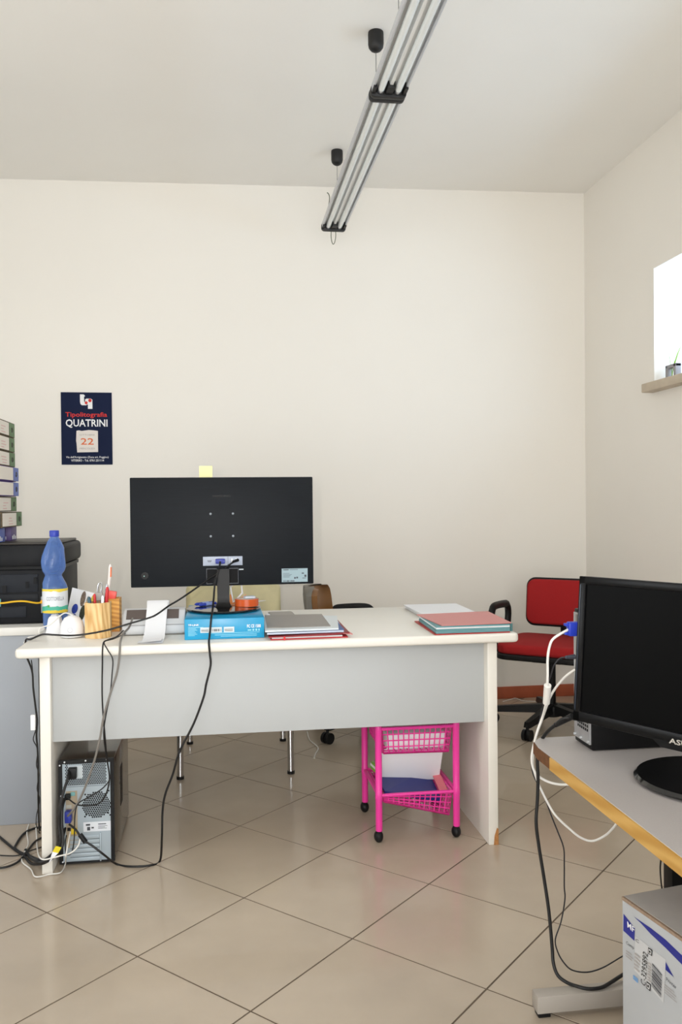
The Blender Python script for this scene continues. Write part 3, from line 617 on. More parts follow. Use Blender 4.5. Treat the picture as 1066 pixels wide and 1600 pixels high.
# bits lying on the monitor stand
nb2 = nz+.0142
def ring_mesh(c, ro, ri, h, n=32):
    b = MB(); b.lathe([(ri, 0), (ro, 0), (ro, h), (ri, h), (ri, 0)], c, n, caps=False); return b
t = thing('tape_roll', 'orange translucent roll of adhesive tape lying on the monitor stand', 'tape', (.088, 3.075, nb2))
ring_mesh((.088, 3.075, nb2), .043, .030, .026).build('tape_ring', mat('orange_tape', (222, 96, 40), .2, trans=.25), t)
ring_mesh((.088, 3.075, nb2), .0298, .026, .026).build('core', mat('tape_core', (236, 220, 204), .6), t)
tag(MB().prism(rrect(-.02, .02, -.015, .015, .004), 'z', 0, .008, bev=.002, M=Matrix.Translation((.098, 3.075, nb2+.0265)) @ Matrix.Rotation(R(15), 4, 'Z')).build('eraser', mat('eraser_grey', (196, 204, 214), .6)), 'pale grey eraser resting on the orange tape roll', 'eraser')
M_bp = mat('blue_pen_plastic', (46, 66, 168), .3)
for k, (a, b, lab) in enumerate((((-.100, 3.10, nb2+.006), (-.035, 3.145, nb2+.006), 'blue pen lying at the left of the monitor stand'), ((-.085, 3.075, nb2+.006), (-.024, 3.125, nb2+.006), 'blue pen nearer the neck of the monitor stand'))):
    a, b = Vector(a), Vector(b); o = thing('blue_pen', lab, 'pen', a, group='blue pens on the monitor stand')
    MB().tube([a, a+(b-a)*.1, b], [.0015, .0055, .0058], 10).build('barrel', M_bp, o); MB().tube([a+(b-a)*.4, a+(b-a)*.75], .0064, 10).build('grip', mat('pen_paleblue', (150, 170, 226), .35), o)
t = thing('clip_holder', 'white and orange plastic frame propped behind the tape roll', 'holder', (.045, 3.12, nb2))
q = [Vector(p) for p in ((.030, 3.118, .895), (.068, 3.122, .918), (.074, 3.124, .870), (.040, 3.12, .838))]
MB().tube(q, .0038, 6, closed=True).build('frame', M_white, t)
MB().slab([(.050, 3.121, .842), (.088, 3.123, .866), (.078, 3.123, .838), (.06, 3.121, nb2)], (0, .003, 0)).build('orange_card', mat('card_orange', (240, 168, 130), .6), t)
MB().slab([(.027, 3.12, nb2), (.027, 3.12, .865), (.035, 3.12, .868), (.047, 3.12, nb2)], (0, .003, 0)).build('amber_card', mat('card_amber', (214, 130, 60), .5), t)
tag(MB().slab([(.10, 3.12, nb2+.002), (.16, 3.11, nb2+.012), (.148, 3.15, nb2+.008), (.10, 3.16, nb2+.002)], (0, 0, .0008)).build('paper_scrap', M_paper, smooth=False), 'torn white scrap of paper sticking out behind the tape roll', 'paper')

# small tablet and folders in the middle of the desk
t = thing('small_tablet', 'small flat grey gadget with a dark rim behind the grey folder', 'gadget', (.232, 3.33, DZ))
Mt = Matrix.Translation((.236, 3.375, 0)) @ Matrix.Rotation(R(2), 4, 'Z')
MB().prism(rrect(-.050, .050, -.075, .075, .012), 'z', DZ+.0005, DZ+.010, bev=.002, M=Mt).build('case', mat('gadget_rim', (86, 78, 72), .4), t)
MB().prism(rrect(-.046, .046, -.071, .071, .010), 'z', DZ+.010, DZ+.0115, M=Mt).build('face', mat('gadget_grey', (160, 154, 146), .5), t)
MB().sphere((.178, 3.35, DZ+.009), .011, (1, 1.6, .8)).build('white_clip', M_white, t)
def sheet(name, lab, cat, pts, z0, z1, m, group=None, tilt=None, wob=0):
    b = MB(); top = [(x, y, z0 if tilt is None else z0+tilt(x, y)) for x, y in pts]
    b.slab(top, (0, 0, z1-z0)); return tag(b.build(name, m, smooth=False), lab, cat, group)
gF = 'folders stacked beside the blue carton'
t = thing('red_folder', 'red card folder with an elastic at the bottom of the folder stack', 'folder', (.29, 2.97, DZ), group=gF)
MB().slab([(.158, 2.792, DZ+.0006), (.418, 2.800, DZ+.0006), (.430, 3.15, DZ+.0006), (.165, 3.16, DZ+.0006)], (0, 0, .003)).build('lower_cover', mat('folder_red', (200, 40, 46), .5), t, smooth=False)
MB().raw([(.150, 2.786, DZ+.010), (.34, 2.786, DZ+.0115), (.424, 2.800, DZ+.015), (.426, 3.14, DZ+.015), (.165, 3.15, DZ+.010), (.150, 2.786, DZ+.013), (.34, 2.786, DZ+.0145), (.424, 2.800, DZ+.018), (.426, 3.14, DZ+.018), (.165, 3.15, DZ+.013)], [[0, 1, 2, 3, 4], [9, 8, 7, 6, 5]]+[[i, (i+1) % 5, 5+(i+1) % 5, 5+i] for i in range(5)]).build('upper_cover', mat('folder_dark_red', (140, 30, 36), .5), t, smooth=False)
MB().slab([(.162, 2.796, DZ+.0045), (.40, 2.803, DZ+.0045), (.41, 3.13, DZ+.0045), (.17, 3.14, DZ+.0045)], (0, 0, .0045)).build('papers', M_paper, t, smooth=False)
MB().slab([(.200, 2.782, DZ+.001), (.206, 2.782, DZ+.001), (.206, 2.782, DZ+.0125), (.200, 2.782, DZ+.0125)], (0, .003, 0)).build('elastic', mat('elastic_red', (226, 40, 44), .5), t, smooth=False)
MB().slab([(.400, 2.790, DZ+.016), (.434, 2.795, DZ+.010), (.436, 2.815, DZ+.0105), (.41, 2.95, DZ+.0185)], (0, 0, .001)).build('flap', mat('folder_pink', (224, 150, 146), .6), t, smooth=False)
sheet('plastic_sleeve', 'pale blue plastic sleeve of papers above the red folder', 'sleeve', [(.146, 2.797, ), (.405, 2.806), (.420, 3.10), (.160, 3.15)], DZ+.0186, DZ+.0245, mat('sleeve_blue', (186, 198, 216), .35), gF)
sheet('blue_folder', 'thin dark blue card folder between the sleeves in the stack', 'folder', [(.150, 2.812), (.408, 2.815), (.412, 3.08), (.165, 3.12)], DZ+.0248, DZ+.0264, mat('folder_navy', (60, 92, 150), .5), gF)
sheet('plastic_sleeve', 'clear white plastic sleeve overhanging to the right under the grey folder', 'sleeve', [(.140, 2.800), (.388, 2.808), (.425, 3.12), (.155, 3.17)], DZ+.0267, DZ+.0325, mat('sleeve_white', (214, 222, 226), .3), gF)
sheet('grey_folder', 'grey card folder lying on top of the folder stack', 'folder', [(.150, 2.845), (.366, 2.850), (.372, 3.16), (.158, 3.17)], DZ+.0328, DZ+.0346, mat('folder_grey', (158, 152, 145), .7, var=.06, scale=400), gF)

# right end of the desk
t = thing('red_ring_binder', 'flat salmon red binder with teal page edges at the desk right end', 'binder', (.86, 2.97, DZ))
M_rb = mat('binder_salmon', (208, 140, 136), .55); M_rbd = mat('binder_red_edge', (176, 50, 46), .5); M_teal = mat('teal_pages', (110, 158, 164), .55, var=.12, scale=30, stretch=(.2, .2, 60))
MB().slab([(.716, 2.788, DZ+.0006), (.985, 2.795, DZ+.0006), (1.0, 3.11, DZ+.0006), (.722, 3.12, DZ+.0006)], (0, 0, .003)).build('lower_cover', M_rbd, t, smooth=False)
for k in range(5):
    dz = .0042+k*.0052; j = random.uniform(-.004, .004)
    MB().slab([(.724+j, 2.797+j, DZ+dz), (.986, 2.800+j, DZ+dz), (1.0, 3.10, DZ+dz), (.736+j, 3.10, DZ+dz)], (0, 0, .0044)).build('page_sleeves', M_teal if k != 3 else M_paper, t, smooth=False)
MB().slab([(.742, 2.793, DZ+.0305), (.992, 2.800, DZ+.0315), (1.008, 3.11, DZ+.0315), (.722, 3.085, DZ+.0305)], (0, 0, .0028)).build('upper_cover', M_rb, t, smooth=False)
B(.988, .996, 2.80, 3.10, DZ+.004, DZ+.031).build('spine', mat('teal_dark', (70, 110, 112), .5), t, smooth=False)
t = thing('paper_pile', 'loose pile of white papers behind the red binder', 'papers', (.9, 3.4, DZ))
for k in range(5):
    a = R(random.uniform(-1.5, 1.5)); c = Vector((.885+random.uniform(-.004, .004), 3.37, DZ+.001+k*.0032))
    Mk = Matrix.Translation(c) @ Matrix.Rotation(a-R(2), 4, 'Z')
    b = MB(); b.slab([Mk @ Vector(p) for p in ((-.105, -.15, 0), (.115, -.15, 0), (.115, .15, 0), (-.115, .15, 0))], (0, 0, .0028)); b.build('sheet', M_paper, t, smooth=False)

# ------------------------------------------------------------------ computer tower under the desk
TX0, TX1, TY0, TY1, TH = -.545, -.366, 2.888, 3.315, .352
t = thing('computer_tower', 'dark glossy computer tower standing on the floor under the desk', 'computer', ((TX0+TX1)/2, (TY0+TY1)/2, 0))
M_case = mat('glossy_brown_case', (46, 38, 32), .18, coat=.5, var=.1, scale=3); M_met = mat('rear_steel', (168, 180, 188), .42, metal=.25)
cs = MB()
cs.box(TX0, TX1, TY0+.012, TY1, .006, TH, bev=.003)
cs.build('case', M_case, t)
for a in ((TX0, TX0+.012, .006, TH), (TX1-.012, TX1, .006, TH), (TX0+.012, TX1-.012, TH-.012, TH), (TX0+.012, TX1-.012, .006, .012)): B(a[0], a[1], TY0, TY0+.012, a[2], a[3]).build('case_rim', M_black, t)
for x in (TX0+.02, TX1-.03):
    for y in (TY0+.04, TY1-.05): MB().cyl((x, y, 0), (x, y, .006), .011, n=12).build('foot', M_black, t)
B(TX0+.012, TX1-.012, TY0+.004, TY0+.012, .012, TH-.012).build('rear_panel', M_met, t, smooth=False); RP = bpy.data.objects['rear_panel']
yp = TY0+.0035
def tp(u, v): return Vector((TX0+(u-190)/(770-190)*(TX1-TX0), yp, TH-(v-320)/(1420-320)*(TH-.006)))     # measured on the rear face
def holes(name, test, u0, u1, v0, v1, du, dv, r, m):
    b = MB(); v = v0; k = 0
    while v < v1:
        u = u0+(du/2 if k % 2 else 0)
        while u < u1:
            if test(u, v):
                c = tp(u, v); b.poly([c+Vector((r*math.cos(a*math.pi/3), 0, r*math.sin(a*math.pi/3))) for a in range(6)])
            u += du
        v += dv; k += 1
    o = b.build(name, m, RP, smooth=False, keep_normals=True); o['kind'] = 'stuff'; return o
M_hole = mat('vent_dark', (16, 18, 20), .8)
holes('vent_holes', lambda u, v: not (285 < u < 445 and 375 < v < 520) , 265, 690, 362, 600, 19, 17, .0026, M_hole)
holes('vent_holes', lambda u, v: (u-585)**2/150**2+(v-810)**2/140**2 < 1, 440, 735, 680, 945, 22, 20, .0032, M_hole)
for u, v in ((465, 695), (712, 668), (695, 690), (460, 930), (475, 912), (705, 905), (725, 928)):
    MB().poly([tp(u, v)+Vector((.003*math.cos(a*math.pi/5), -.0003, .003*math.sin(a*math.pi/5))) for a in range(10)]).build('fan_screw_hole', M_hole, RP, smooth=False, keep_normals=True)
def tbox(name, u0, u1, v0, v1, d, m, bev=0): a = tp(u0, v1); b = tp(u1, v0); return B(a.x, b.x, yp-d, yp, a.z, b.z, bev=bev).build(name, m, RP)
tbox('power_inlet', 290, 440, 385, 515, .0006, mat('inlet_plate', (196, 204, 208), .4)); tbox('power_plug', 298, 385, 392, 505, .022, M_black, .002)
tbox('psu_seam', 225, 755, 603, 608, .0004, mat('seam_steel', (110, 120, 126), .5))
io = tbox('port_shield', 262, 382, 650, 1250, .0012, mat('port_shield_tan', (172, 158, 136), .4, metal=.3))
tbox('mouse_socket', 315, 360, 660, 700, .004, mat('teal_port', (110, 160, 160), .5), .001); tbox('serial_plug', 258, 315, 670, 725, .02, M_black, .002)
tbox('video_plug', 262, 330, 840, 960, .03, mat('vga_blue', (42, 56, 150), .4), .003); tbox('audio_port', 268, 320, 795, 830, .003, mat('port_pale', (180, 180, 170), .4))
tbox('network_plug', 320, 375, 1040, 1095, .016, mat('plug_yellow', (220, 190, 40), .5), .002); tbox('usb_port', 275, 310, 1035, 1070, .003, M_black)
sk = tbox('rating_sticker', 442, 760, 990, 1092, .0008, mat('sticker_white', (218, 222, 228), .5))
bars('sticker_print', M_ink, sk, tp(442, 1092)+Vector((0, -.0012, 0)), X, Z, [(.008, .020, .014, .006), (.012, .004, .010, .012), (.026, .010, .008, .005), (.048, .022, .026, .003), (.048, .016, .030, .0015), (.048, .012, .022, .0015), (.048, .008, .028, .0015)])
for k in range(6): tbox('slot_cover', 300, 610, 1130+k*46, 1168+k*46, .002, M_met, .0005); tbox('slot_gap', 300, 610, 1169+k*46, 1175+k*46, .0005, mat('seam_steel', (110, 120, 126), .5))
tbox('slot_rail', 612, 628, 1105, 1410, .004, M_met, .0005); tbox('lock_hole', 745, 755, 1225, 1260, .0006, M_hole)
for u, v in ((205, 370), (255, 338), (475, 332), (697, 330), (215, 695), (225, 1395), (205, 1120)):
    c = tp(u, v); MB().cyl(c+Vector((0, .001, 0)), c+Vector((0, -.0045, 0)), .0028, n=10).build('case_screw', mat('bright_screw', (214, 216, 218), .3, metal=.6), t)
B(TX1-.0005, TX1+.0012, 3.06, 3.12, .13, .27, bev=.0005).build('side_vent', mat('vent_mesh', (38, 32, 27), .6), t)

# ------------------------------------------------------------------ cables around the desk
def YP(*pts): return [at_y(x, y, Y) for x, y, Y in pts]
t = thing('monitor_video_cable', 'black video cable hanging from the monitor to the tower across the floor', 'cable', at_y(252, 1330, 2.75))
FLO = lambda x, y: at_z(x, y, .005)
pts = [Vector((-.006, MYB-.022, .990))]+YP((343, 886, 3.062), (341, 893, 3.048))+YP((336, 912, 3.03), (334, 935, 3.0))+YP((332, 955, 2.915), (331, 961, 2.868), (330, 967, 2.846), (328.5, 984, 2.843), (327.5, 994, 2.815), (326.5, 1004, 2.772), (328, 1022, 2.768), (329, 1040, 2.765), (322, 1070, 2.765), (318, 1090, 2.765), (303, 1130, 2.765), (285, 1165, 2.77), (277, 1185, 2.77), (270, 1210, 2.775), (258, 1242, 2.78), (254, 1270, 2.785), (253, 1310, 2.79))+[FLO(250, 1345), FLO(235, 1352), FLO(205, 1354), FLO(182, 1350)]+YP((163, 1336, 2.80), (145, 1322, 2.80), (130, 1312, 2.81), (118, 1296, 2.83), (108, 1288, 2.845))
MB().tube(spline(pts), .0036, 8).build('cord', M_rub, t)
q = YP((337.5, 903, 3.036), (335.5, 914, 3.028)); MB().cyl(q[0], q[1], .007, n=12).build('ferrite_core', M_black, t)
q = YP((134, 1316, 2.808), (125, 1304, 2.818)); MB().cyl(q[0], q[1], .008, n=12).build('ferrite_core', M_black, t)
t = thing('monitor_power_cable', 'thin black power cable running from the monitor across the desk to its left end', 'cable', at_y(150, 988, 2.95))
pts = [Vector((.056, MYB-.012, .993))]+YP((362, 880, 3.085), (352, 888, 3.0955), (345, 893, 3.096), (337, 898, 3.095), (325, 906, 3.085), (305, 920, 3.06), (280, 937, 3.04), (264, 946.5, 3.03), (245, 960, 2.93), (231, 966, 2.935), (200, 975, 2.93), (170, 984, 2.92), (140, 990, 2.90), (112, 993, 2.89), (85, 992, 2.90), (66, 991.5, 2.92))+[Vector((-.640, 2.945, .7505)), Vector((-.655, 2.955, .750)), Vector((-.6605, 2.96, .735)), Vector((-.6605, 2.962, .70))]+YP((50, 1048, 2.965), (52, 1075, 2.965), (55, 1100, 2.96), (58, 1125, 2.96), (57, 1150, 2.96), (59, 1175, 2.97), (60, 1215, 2.99), (60, 1255, 3.02))+[FLO(62, 1296), FLO(70, 1312)]
MB().tube(spline(pts), .0032, 8).build('cord', M_rub, t); q = [Vector((.058, MYB-.004, .994)), Vector((.040, MYB-.026, .9895))]; MB().cyl(q[0], q[1], .006, .0045, n=12).build('plug', M_black, t)
cable('keyboard_cable', 'thin black cable dropping from the desk edge and curving beneath the tower fan grille', YP((193, 985, 2.98), (182, 995, 2.86), (168, 1000, 2.79), (161, 1007, 2.772), (160, 1040, 2.768), (159.5, 1080, 2.768), (161, 1115, 2.768), (164, 1150, 2.77), (167, 1185, 2.79), (171, 1215, 2.80), (166, 1240, 2.81), (155, 1255, 2.82), (138, 1259, 2.82), (120, 1257, 2.83), (108, 1249, 2.85), (103, 1244, 2.87)), .0024, M_rub)
cable('mouse_cable', 'very thin black cable ending in a small loop low on the tower back', YP((196, 990, 2.95), (178, 998, 2.82), (163, 1003, 2.776), (168, 1015, 2.769), (176, 1030, 2.767), (175, 1055, 2.766), (172, 1085, 2.766), (166, 1115, 2.764), (162, 1145, 2.766), (165, 1175, 2.78), (170, 1205, 2.80), (171, 1218, 2.80), (160, 1232, 2.80), (140, 1245, 2.80), (122, 1256, 2.81), (117, 1275, 2.81), (116, 1310, 2.81), (112, 1332, 2.81), (104, 1335, 2.82), (102, 1318, 2.84), (104, 1305, 2.86)), .0020, M_rub)
cable('calculator_cable', 'thicker grey cable hanging from the calculator down past the tower', YP((207, 966, 2.97), (202, 980, 2.93), (193, 990, 2.84), (188, 1003, 2.775), (187, 1020, 2.767), (183, 1050, 2.766), (172, 1085, 2.762), (162, 1120, 2.760), (156, 1155, 2.765), (147, 1190, 2.78), (135, 1225, 2.80), (125, 1248, 2.81), (115, 1265, 2.82), (106, 1275, 2.845)), .0036, M_gcab)
cable('tower_power_cable', 'thick black power cord hanging from the tower plug down behind the desk leg', YP((108, 1206, 2.868), (106, 1216, 2.845), (100, 1235, 2.835), (94, 1260, 2.82), (92, 1290, 2.82), (94, 1310, 2.815), (90, 1330, 2.81), (82, 1340, 2.805), (72, 1347, 2.805), (62, 1350, 2.82))+[FLO(48, 1349), FLO(38, 1338), FLO(20, 1325), FLO(-12, 1298)], .0045, M_rub)
cable('bundled_power_cable', 'thick black cord bunched along the left edge of the tower back', YP((101, 1248, 2.868), (97, 1262, 2.84), (96, 1285, 2.825), (98, 1305, 2.815), (97, 1322, 2.808), (88, 1334, 2.805), (78, 1343, 2.80), (66, 1347, 2.805), (57, 1346, 2.83))+[FLO(46, 1338), FLO(40, 1328)], .0055, M_rub)
cable('coiled_power_cable', 'black power cord coiled in loops on the floor left of the desk', [FLO(74, 1292), FLO(55, 1294), FLO(38, 1302), FLO(26, 1318), FLO(24, 1326), FLO(34, 1333), FLO(50, 1339)]+YP((60, 1343, 2.835), (68, 1344, 2.812), (76, 1339, 2.808), (86, 1330, 2.808), (94, 1318, 2.815), (99, 1305, 2.83), (102, 1294, 2.86)), .0042, M_rub)
cable('floor_cable', 'black cable lying across the floor to the left picture edge', [FLO(72, 1306), FLO(56, 1314), FLO(44, 1328), FLO(30, 1345), FLO(12, 1354), FLO(-10, 1357)], .0036, M_rub)
cable('floor_cable', 'thin black cable straight along the floor at the left picture edge', [FLO(70, 1322), FLO(45, 1330), FLO(25, 1337), FLO(-8, 1336)], .0022, M_rub)
cable('network_lead', 'white network lead snaking on the floor around the left desk leg', [at_y(122, 1300, 2.86)]+YP((125, 1308, 2.82), (122, 1322, 2.80), (110, 1333, 2.79))+YP((95, 1337, 2.79), (80, 1341, 2.79), (68, 1343, 2.795), (61, 1338, 2.83))+[FLO(58, 1324), FLO(57, 1305), FLO(56, 1290)], .0024, M_wcab)
cable('telephone_lead', 'white lead looping in front of the left desk leg foot', YP((110, 1300, 2.855), (106, 1320, 2.81), (103, 1338, 2.79))+[at_z(102, 1350, .006), FLO(95, 1363), FLO(78, 1366), FLO(56, 1370), FLO(48, 1358), FLO(34, 1345), FLO(40, 1328), FLO(44, 1318), FLO(42, 1300), FLO(45, 1288)], .0022, M_wcab)
t = thing('adapter_lead', 'thin dark lead with a white inline switch hanging beside the left desk leg', 'cable', at_y(52, 1128, 2.90))
MB().tube(spline(YP((49, 1031, 2.90), (51, 1050, 2.90), (52, 1080, 2.90), (55, 1105, 2.90), (57, 1125, 2.90), (56, 1140, 2.90), (52, 1155, 2.90), (57, 1166, 2.90), (59, 1175, 2.90), (57, 1195, 2.90), (61, 1210, 2.92), (58, 1232, 2.95), (62, 1250, 3.0), (57, 1275, 3.05))+[FLO(57, 1292), FLO(62, 1302)]), .0018, 6).build('cord', M_rub, t)
q = YP((49, 1140, 2.905), (55, 1117, 2.895)); B(q[0].x, q[1].x, 2.892, 2.906, q[0].z, q[1].z, bev=.002).build('inline_switch', M_white, t)
tg = thing('cable_tag', 'yellow and white paper tag tied to the cords by the desk leg', 'tag', at_y(88, 1328, 2.79))
q = YP((82, 1331, 2.795), (87, 1322, 2.795), (96, 1324, 2.795), (91, 1333, 2.795)); MB().slab(q, (0, .001, 0)).build('yellow_half', mat('tag_yellow', (226, 206, 40), .6), tg, smooth=False)
q = YP((76, 1349, 2.795), (82, 1331, 2.795), (91, 1333, 2.795), (84, 1340, 2.795)); MB().slab(q, (0, .001, 0)).build('white_half', M_paper, tg, smooth=False)
t = thing('floor_wire', 'short white wire lying on the floor behind the desk', 'cable', at_z(490, 1165, 0))
MB().tube(spline([FLO(480, 1143), FLO(484, 1156), FLO(497, 1168), FLO(493, 1178), FLO(491, 1184)]), .003, 6).build('cord', M_wcab, t); MB().sphere(FLO(491, 1185)+Vector((0, 0, .001)), .005).build('plug', mat('plug_ivory', (214, 206, 190), .5), t)
cable('skirting_wire', 'thin pale wire trailing along the skirting behind the red chair', [at_z(786, 1096, .004), at_z(798, 1093, .004), at_z(806, 1091, .004), at_z(818, 1095, .004), at_z(840, 1096, .004)], .0024, M_wcab)

# ------------------------------------------------------------------ pink trolley
M_pk = mat('pink_plastic', (234, 62, 158), .38)
PX0, PX1, PY0, PY1 = .540, .822, 2.912, 3.205
t = thing('trolley', 'bright pink plastic basket trolley on black castors under the desk', 'trolley', ((PX0+PX1)/2, (PY0+PY1)/2, 0))
for x in (PX0, PX1):
    for y in (PY0, PY1):
        p = MB().lathe([(.0112, .040), (.0122, .044), (.0122, .150), (.0132, .152), (.0132, .175), (.0122, .177), (.0122, .385), (.0132, .387), (.0132, .410), (.0122, .412), (.0122, .62), (.006, .63)], (x, y, 0), 16).build('post', M_pk, t)
        c = MB(); c.sphere((x-.002, y, .021), .021, (.8, 1, 1)); c.build('castor', M_black, p)
def rail(z, name):
    b = MB(); r = .008
    for a, c in (((PX0, PY0), (PX1, PY0)), ((PX1, PY0), (PX1, PY1)), ((PX1, PY1), (PX0, PY1)), ((PX0, PY1), (PX0, PY0))): b.tube([(a[0], a[1], z), (c[0], c[1], z)], r, 8, flat=.8)
    return b.build(name, M_pk, t)
def lattice(P00, P10, P11, P01, nu, nv, th=.0022):
    """grid of thin bars between four corners (bilinear)"""
    P00, P10, P11, P01 = map(Vector, (P00, P10, P11, P01)); b = MB()
    f = lambda u, v: P00*(1-u)*(1-v)+P10*u*(1-v)+P11*u*v+P01*(1-u)*v
    for i in range(nu+1): b.tube([f(i/nu, 0), f(i/nu, 1)], th, 4, flat=1)
    for j in range(nv+1): b.tube([f(0, j/nv), f(1, j/nv)], th*(1 if 0 < j < nv else 2), 4)
    return b
def basket(z1, z0l, z0r, tp_=.02, nv=4):
    """grid basket hanging from a rail at z1; floor height differs left to right"""
    rail(z1, 'basket_rail'); b = MB()
    a = [(PX0+.014, PY0+.003, z1), (PX1-.014, PY0+.003, z1), (PX1-.014, PY1-.003, z1), (PX0+.014, PY1-.003, z1)]
    c = [(PX0+.014+tp_*.3, PY0+tp_*.4, z0l), (PX1-.014-tp_*.6, PY0+tp_*.4, z0r), (PX1-.014-tp_*.6, PY1-tp_*.4, z0r), (PX0+.014+tp_*.3, PY1-tp_*.4, z0l)]
    for i in range(4):
        k = (i+1) % 4; nu = 13
        lattice(a[i], a[k], c[k], c[i], nu, nv).build('basket_side', M_pk, t)
    lattice(c[0], c[1], c[2], c[3], 10, 10).build('basket_floor', M_pk, t)
basket(.400, .312, .308); basket(.165, .140, .080, nv=4); basket(.610, .545, .545)
o = B(.576, .790, 2.94, 3.17, .318, .372, bev=.003).build('paper_stack', M_paper); tag(o, 'stack of white papers in the upper basket of the pink trolley', 'papers')
b = MB(); Mx = Matrix.Translation((.690, 3.04, .232)) @ Matrix.Rotation(R(-64), 4, 'X') @ Matrix.Rotation(R(4), 4, 'Y'); b.box(-.120, .108, -.075, .075, -.005, .005, bev=.001, M=Mx)
tag(b.build('paper_ream', M_paper), 'white papers leaning in the lower basket of the pink trolley', 'papers')
b = MB(); b.slab([(.566, 2.935, .158), (.770, 2.930, .125), (.775, 3.15, .160), (.566, 3.16, .172)], (0, 0, .012)); tag(b.build('blue_folder', mat('trolley_blue', (28, 38, 116), .4)), 'dark blue folder lying in the lower basket of the pink trolley', 'folder')
M_pink2 = mat('pink_card', (222, 120, 130), .5)
b = MB(); b.slab([(.775, 2.96, .142), (.802, 2.96, .150), (.80, 3.10, .19), (.772, 3.10, .185)], (0, 0, .006)); tag(b.build('pink_booklet', M_pink2), 'pink booklet at the right of the lower trolley basket', 'booklet')
o = thing('green_packet', 'green and white packet sticking out behind the trolley post', 'packet', (.575, 3.17, .19))
Mg = Matrix.Translation((.578, 3.10, .205)) @ Matrix.Rotation(R(12), 4, 'Y') @ Matrix.Rotation(R(10), 4, 'Z'); B(-.025, .035, -.03, .03, -.016, .012, bev=.003, M=Mg).build('wrapper', mat('packet_green', (120, 178, 60), .4), o); B(-.0258, .0358, -.0308, .0308, -.004, .004, M=Mg).build('white_band', M_white, o)

# ------------------------------------------------------------------ cream chair, brown chair, red chair
M_cream = mat('cream_leather', (214, 204, 160), .45, var=.1, scale=9, bump=.1, bscale=120)
t = thing('cream_chair', 'cream leather chair with chrome legs behind the desk', 'chair', (.055, 3.98, 0))
def pad(w, d, h, bev, M): return MB().box(-w/2, w/2, -d/2, d/2, -h/2, h/2, bev=bev, seg=4, M=M)
pad(.48, .48, .07, .03, Matrix.Translation((.055, 3.97, .44))).build('seat', M_cream, t)
pad(.475, .06, .36, .028, Matrix.Translation((.057, 4.275, .615)) @ Matrix.Rotation(R(-6), 4, 'X')).build('backrest', M_cream, t)
for x0, y0, x1, y1, ty in ((-.19, 3.727, -.186, 3.735, .41), (.294, 3.720, .292, 3.735, .41), (-.168, 4.265, -.166, 4.265, .60), (.296, 4.24, .294, 4.262, .60)):
    l = MB().tube([(x0, y0, .012), (x1, y1, ty)], .0145, 16).build('leg', M_chrome, t); MB().cyl((x0, y0, 0), (x0, y0, .013), .0165, n=16).build('foot_cap', M_black, l)
b = MB(); b.box(-.19, .295, 3.727, 3.747, .385, .405); b.box(-.175, .295, 4.252, 4.272, .385, .405); b.box(-.188, -.168, 3.747, 4.252, .385, .405); b.box(.276, .296, 3.747, 4.252, .385, .405); b.build('seat_frame', M_chrome, t)

def swivel_base(t, rad, a0, hubz=.085, colz=.40, colr=.022):
    MB().cyl((0, 0, hubz), (0, 0, colz), colr, n=20).build('gas_column', M_black2, t)
    b = MB().lathe([(.045, hubz-.02), (.048, hubz), (.045, hubz+.03), (.03, hubz+.045)], (0, 0, 0), 24).build('base_hub', M_black, t)
    for k in range(5):
        a = a0+k*2*math.pi/5; d = Vector((math.cos(a), math.sin(a), 0)); s = Vector((-d.y, d.x, 0))
        p0 = d*.03+Z*(hubz+.02); p1 = d*rad+Z*(hubz-.005)
        vs = []
        for p, w, h in ((p0, .028, .022), (p1, .018, .014)): vs += [p+s*w-Z*h, p-s*w-Z*h, p-s*w*.7+Z*h, p+s*w*.7+Z*h]
        arm = MB().raw(vs, [[0, 1, 2, 3], [4, 5, 6, 7], [0, 1, 5, 4], [1, 2, 6, 5], [2, 3, 7, 6], [3, 0, 4, 7]]).build('base_arm', M_black, t)
        c = MB(); cc_ = d*(rad-.005)
        for q in (-1, 1): c.cyl(cc_+s*q*.006+Z*.028, cc_+s*q*.022+Z*.028, .028, n=18)
        c.cyl(cc_+Z*.03, cc_+Z*(hubz-.01), .008, n=10); c.build('castor', M_black, arm)
def arm_loop(t, x, y0, y1, z0, z1, m):
    pts = spline([(x*.75, y1-.02, z0), (x, y1-.02, z0+.03), (x, y1, z1-.06), (x, y1-.02, z1-.012), (x, y1-.06, z1), (x, y0+.06, z1+.005), (x, y0+.02, z1-.012), (x, y0+.01, z1-.06), (x, y0+.06, z0+.04), (x*.75, y0+.08, z0)], 5)
    MB().tube(pts, .021, 10, flat=.85).build('armrest', m, t)
M_redf = mat('red_fabric', (158, 24, 26), .9, var=.08, scale=300, bump=.15, bscale=500)
t = thing('red_office_chair', 'red fabric office swivel chair with black armrests by the back wall', 'chair', (1.72, 4.24, 0), rz=R(-38))
def soft_panel(pts2, axis, h0, h1, bev): return MB().prism(pts2, axis, h0, h1, bev=bev, seg=3)
sh = soft_panel(rrect(-.235, .235, -.25, .21, .07, 5), 'z', .385, .415, .008); sh.build('seat_shell', M_black, t)
soft_panel(rrect(-.232, .232, -.245, .205, .07, 5), 'z', .413, .466, .018).build('seat', M_redf, t)
Mb = Matrix.Translation((0, .225, .638)) @ Matrix.Rotation(R(-7), 4, 'X')
MB().prism(rrect(-.205, .205, -.135, .135, .05, 5), 'y', -.005, .022, bev=.006, M=Mb).build('back_shell', M_black, t)
MB().prism(rrect(-.194, .194, -.124, .124, .045, 5), 'y', -.034, -.004, bev=.012, seg=3, M=Mb).build('backrest', M_redf, t)
MB().tube(spline([(0, .05, .385), (0, .20, .38), (0, .262, .42), (0, .255, .56), (0, .252, .62)]), .022, 8, flat=.4).build('back_bar', M_black, t)
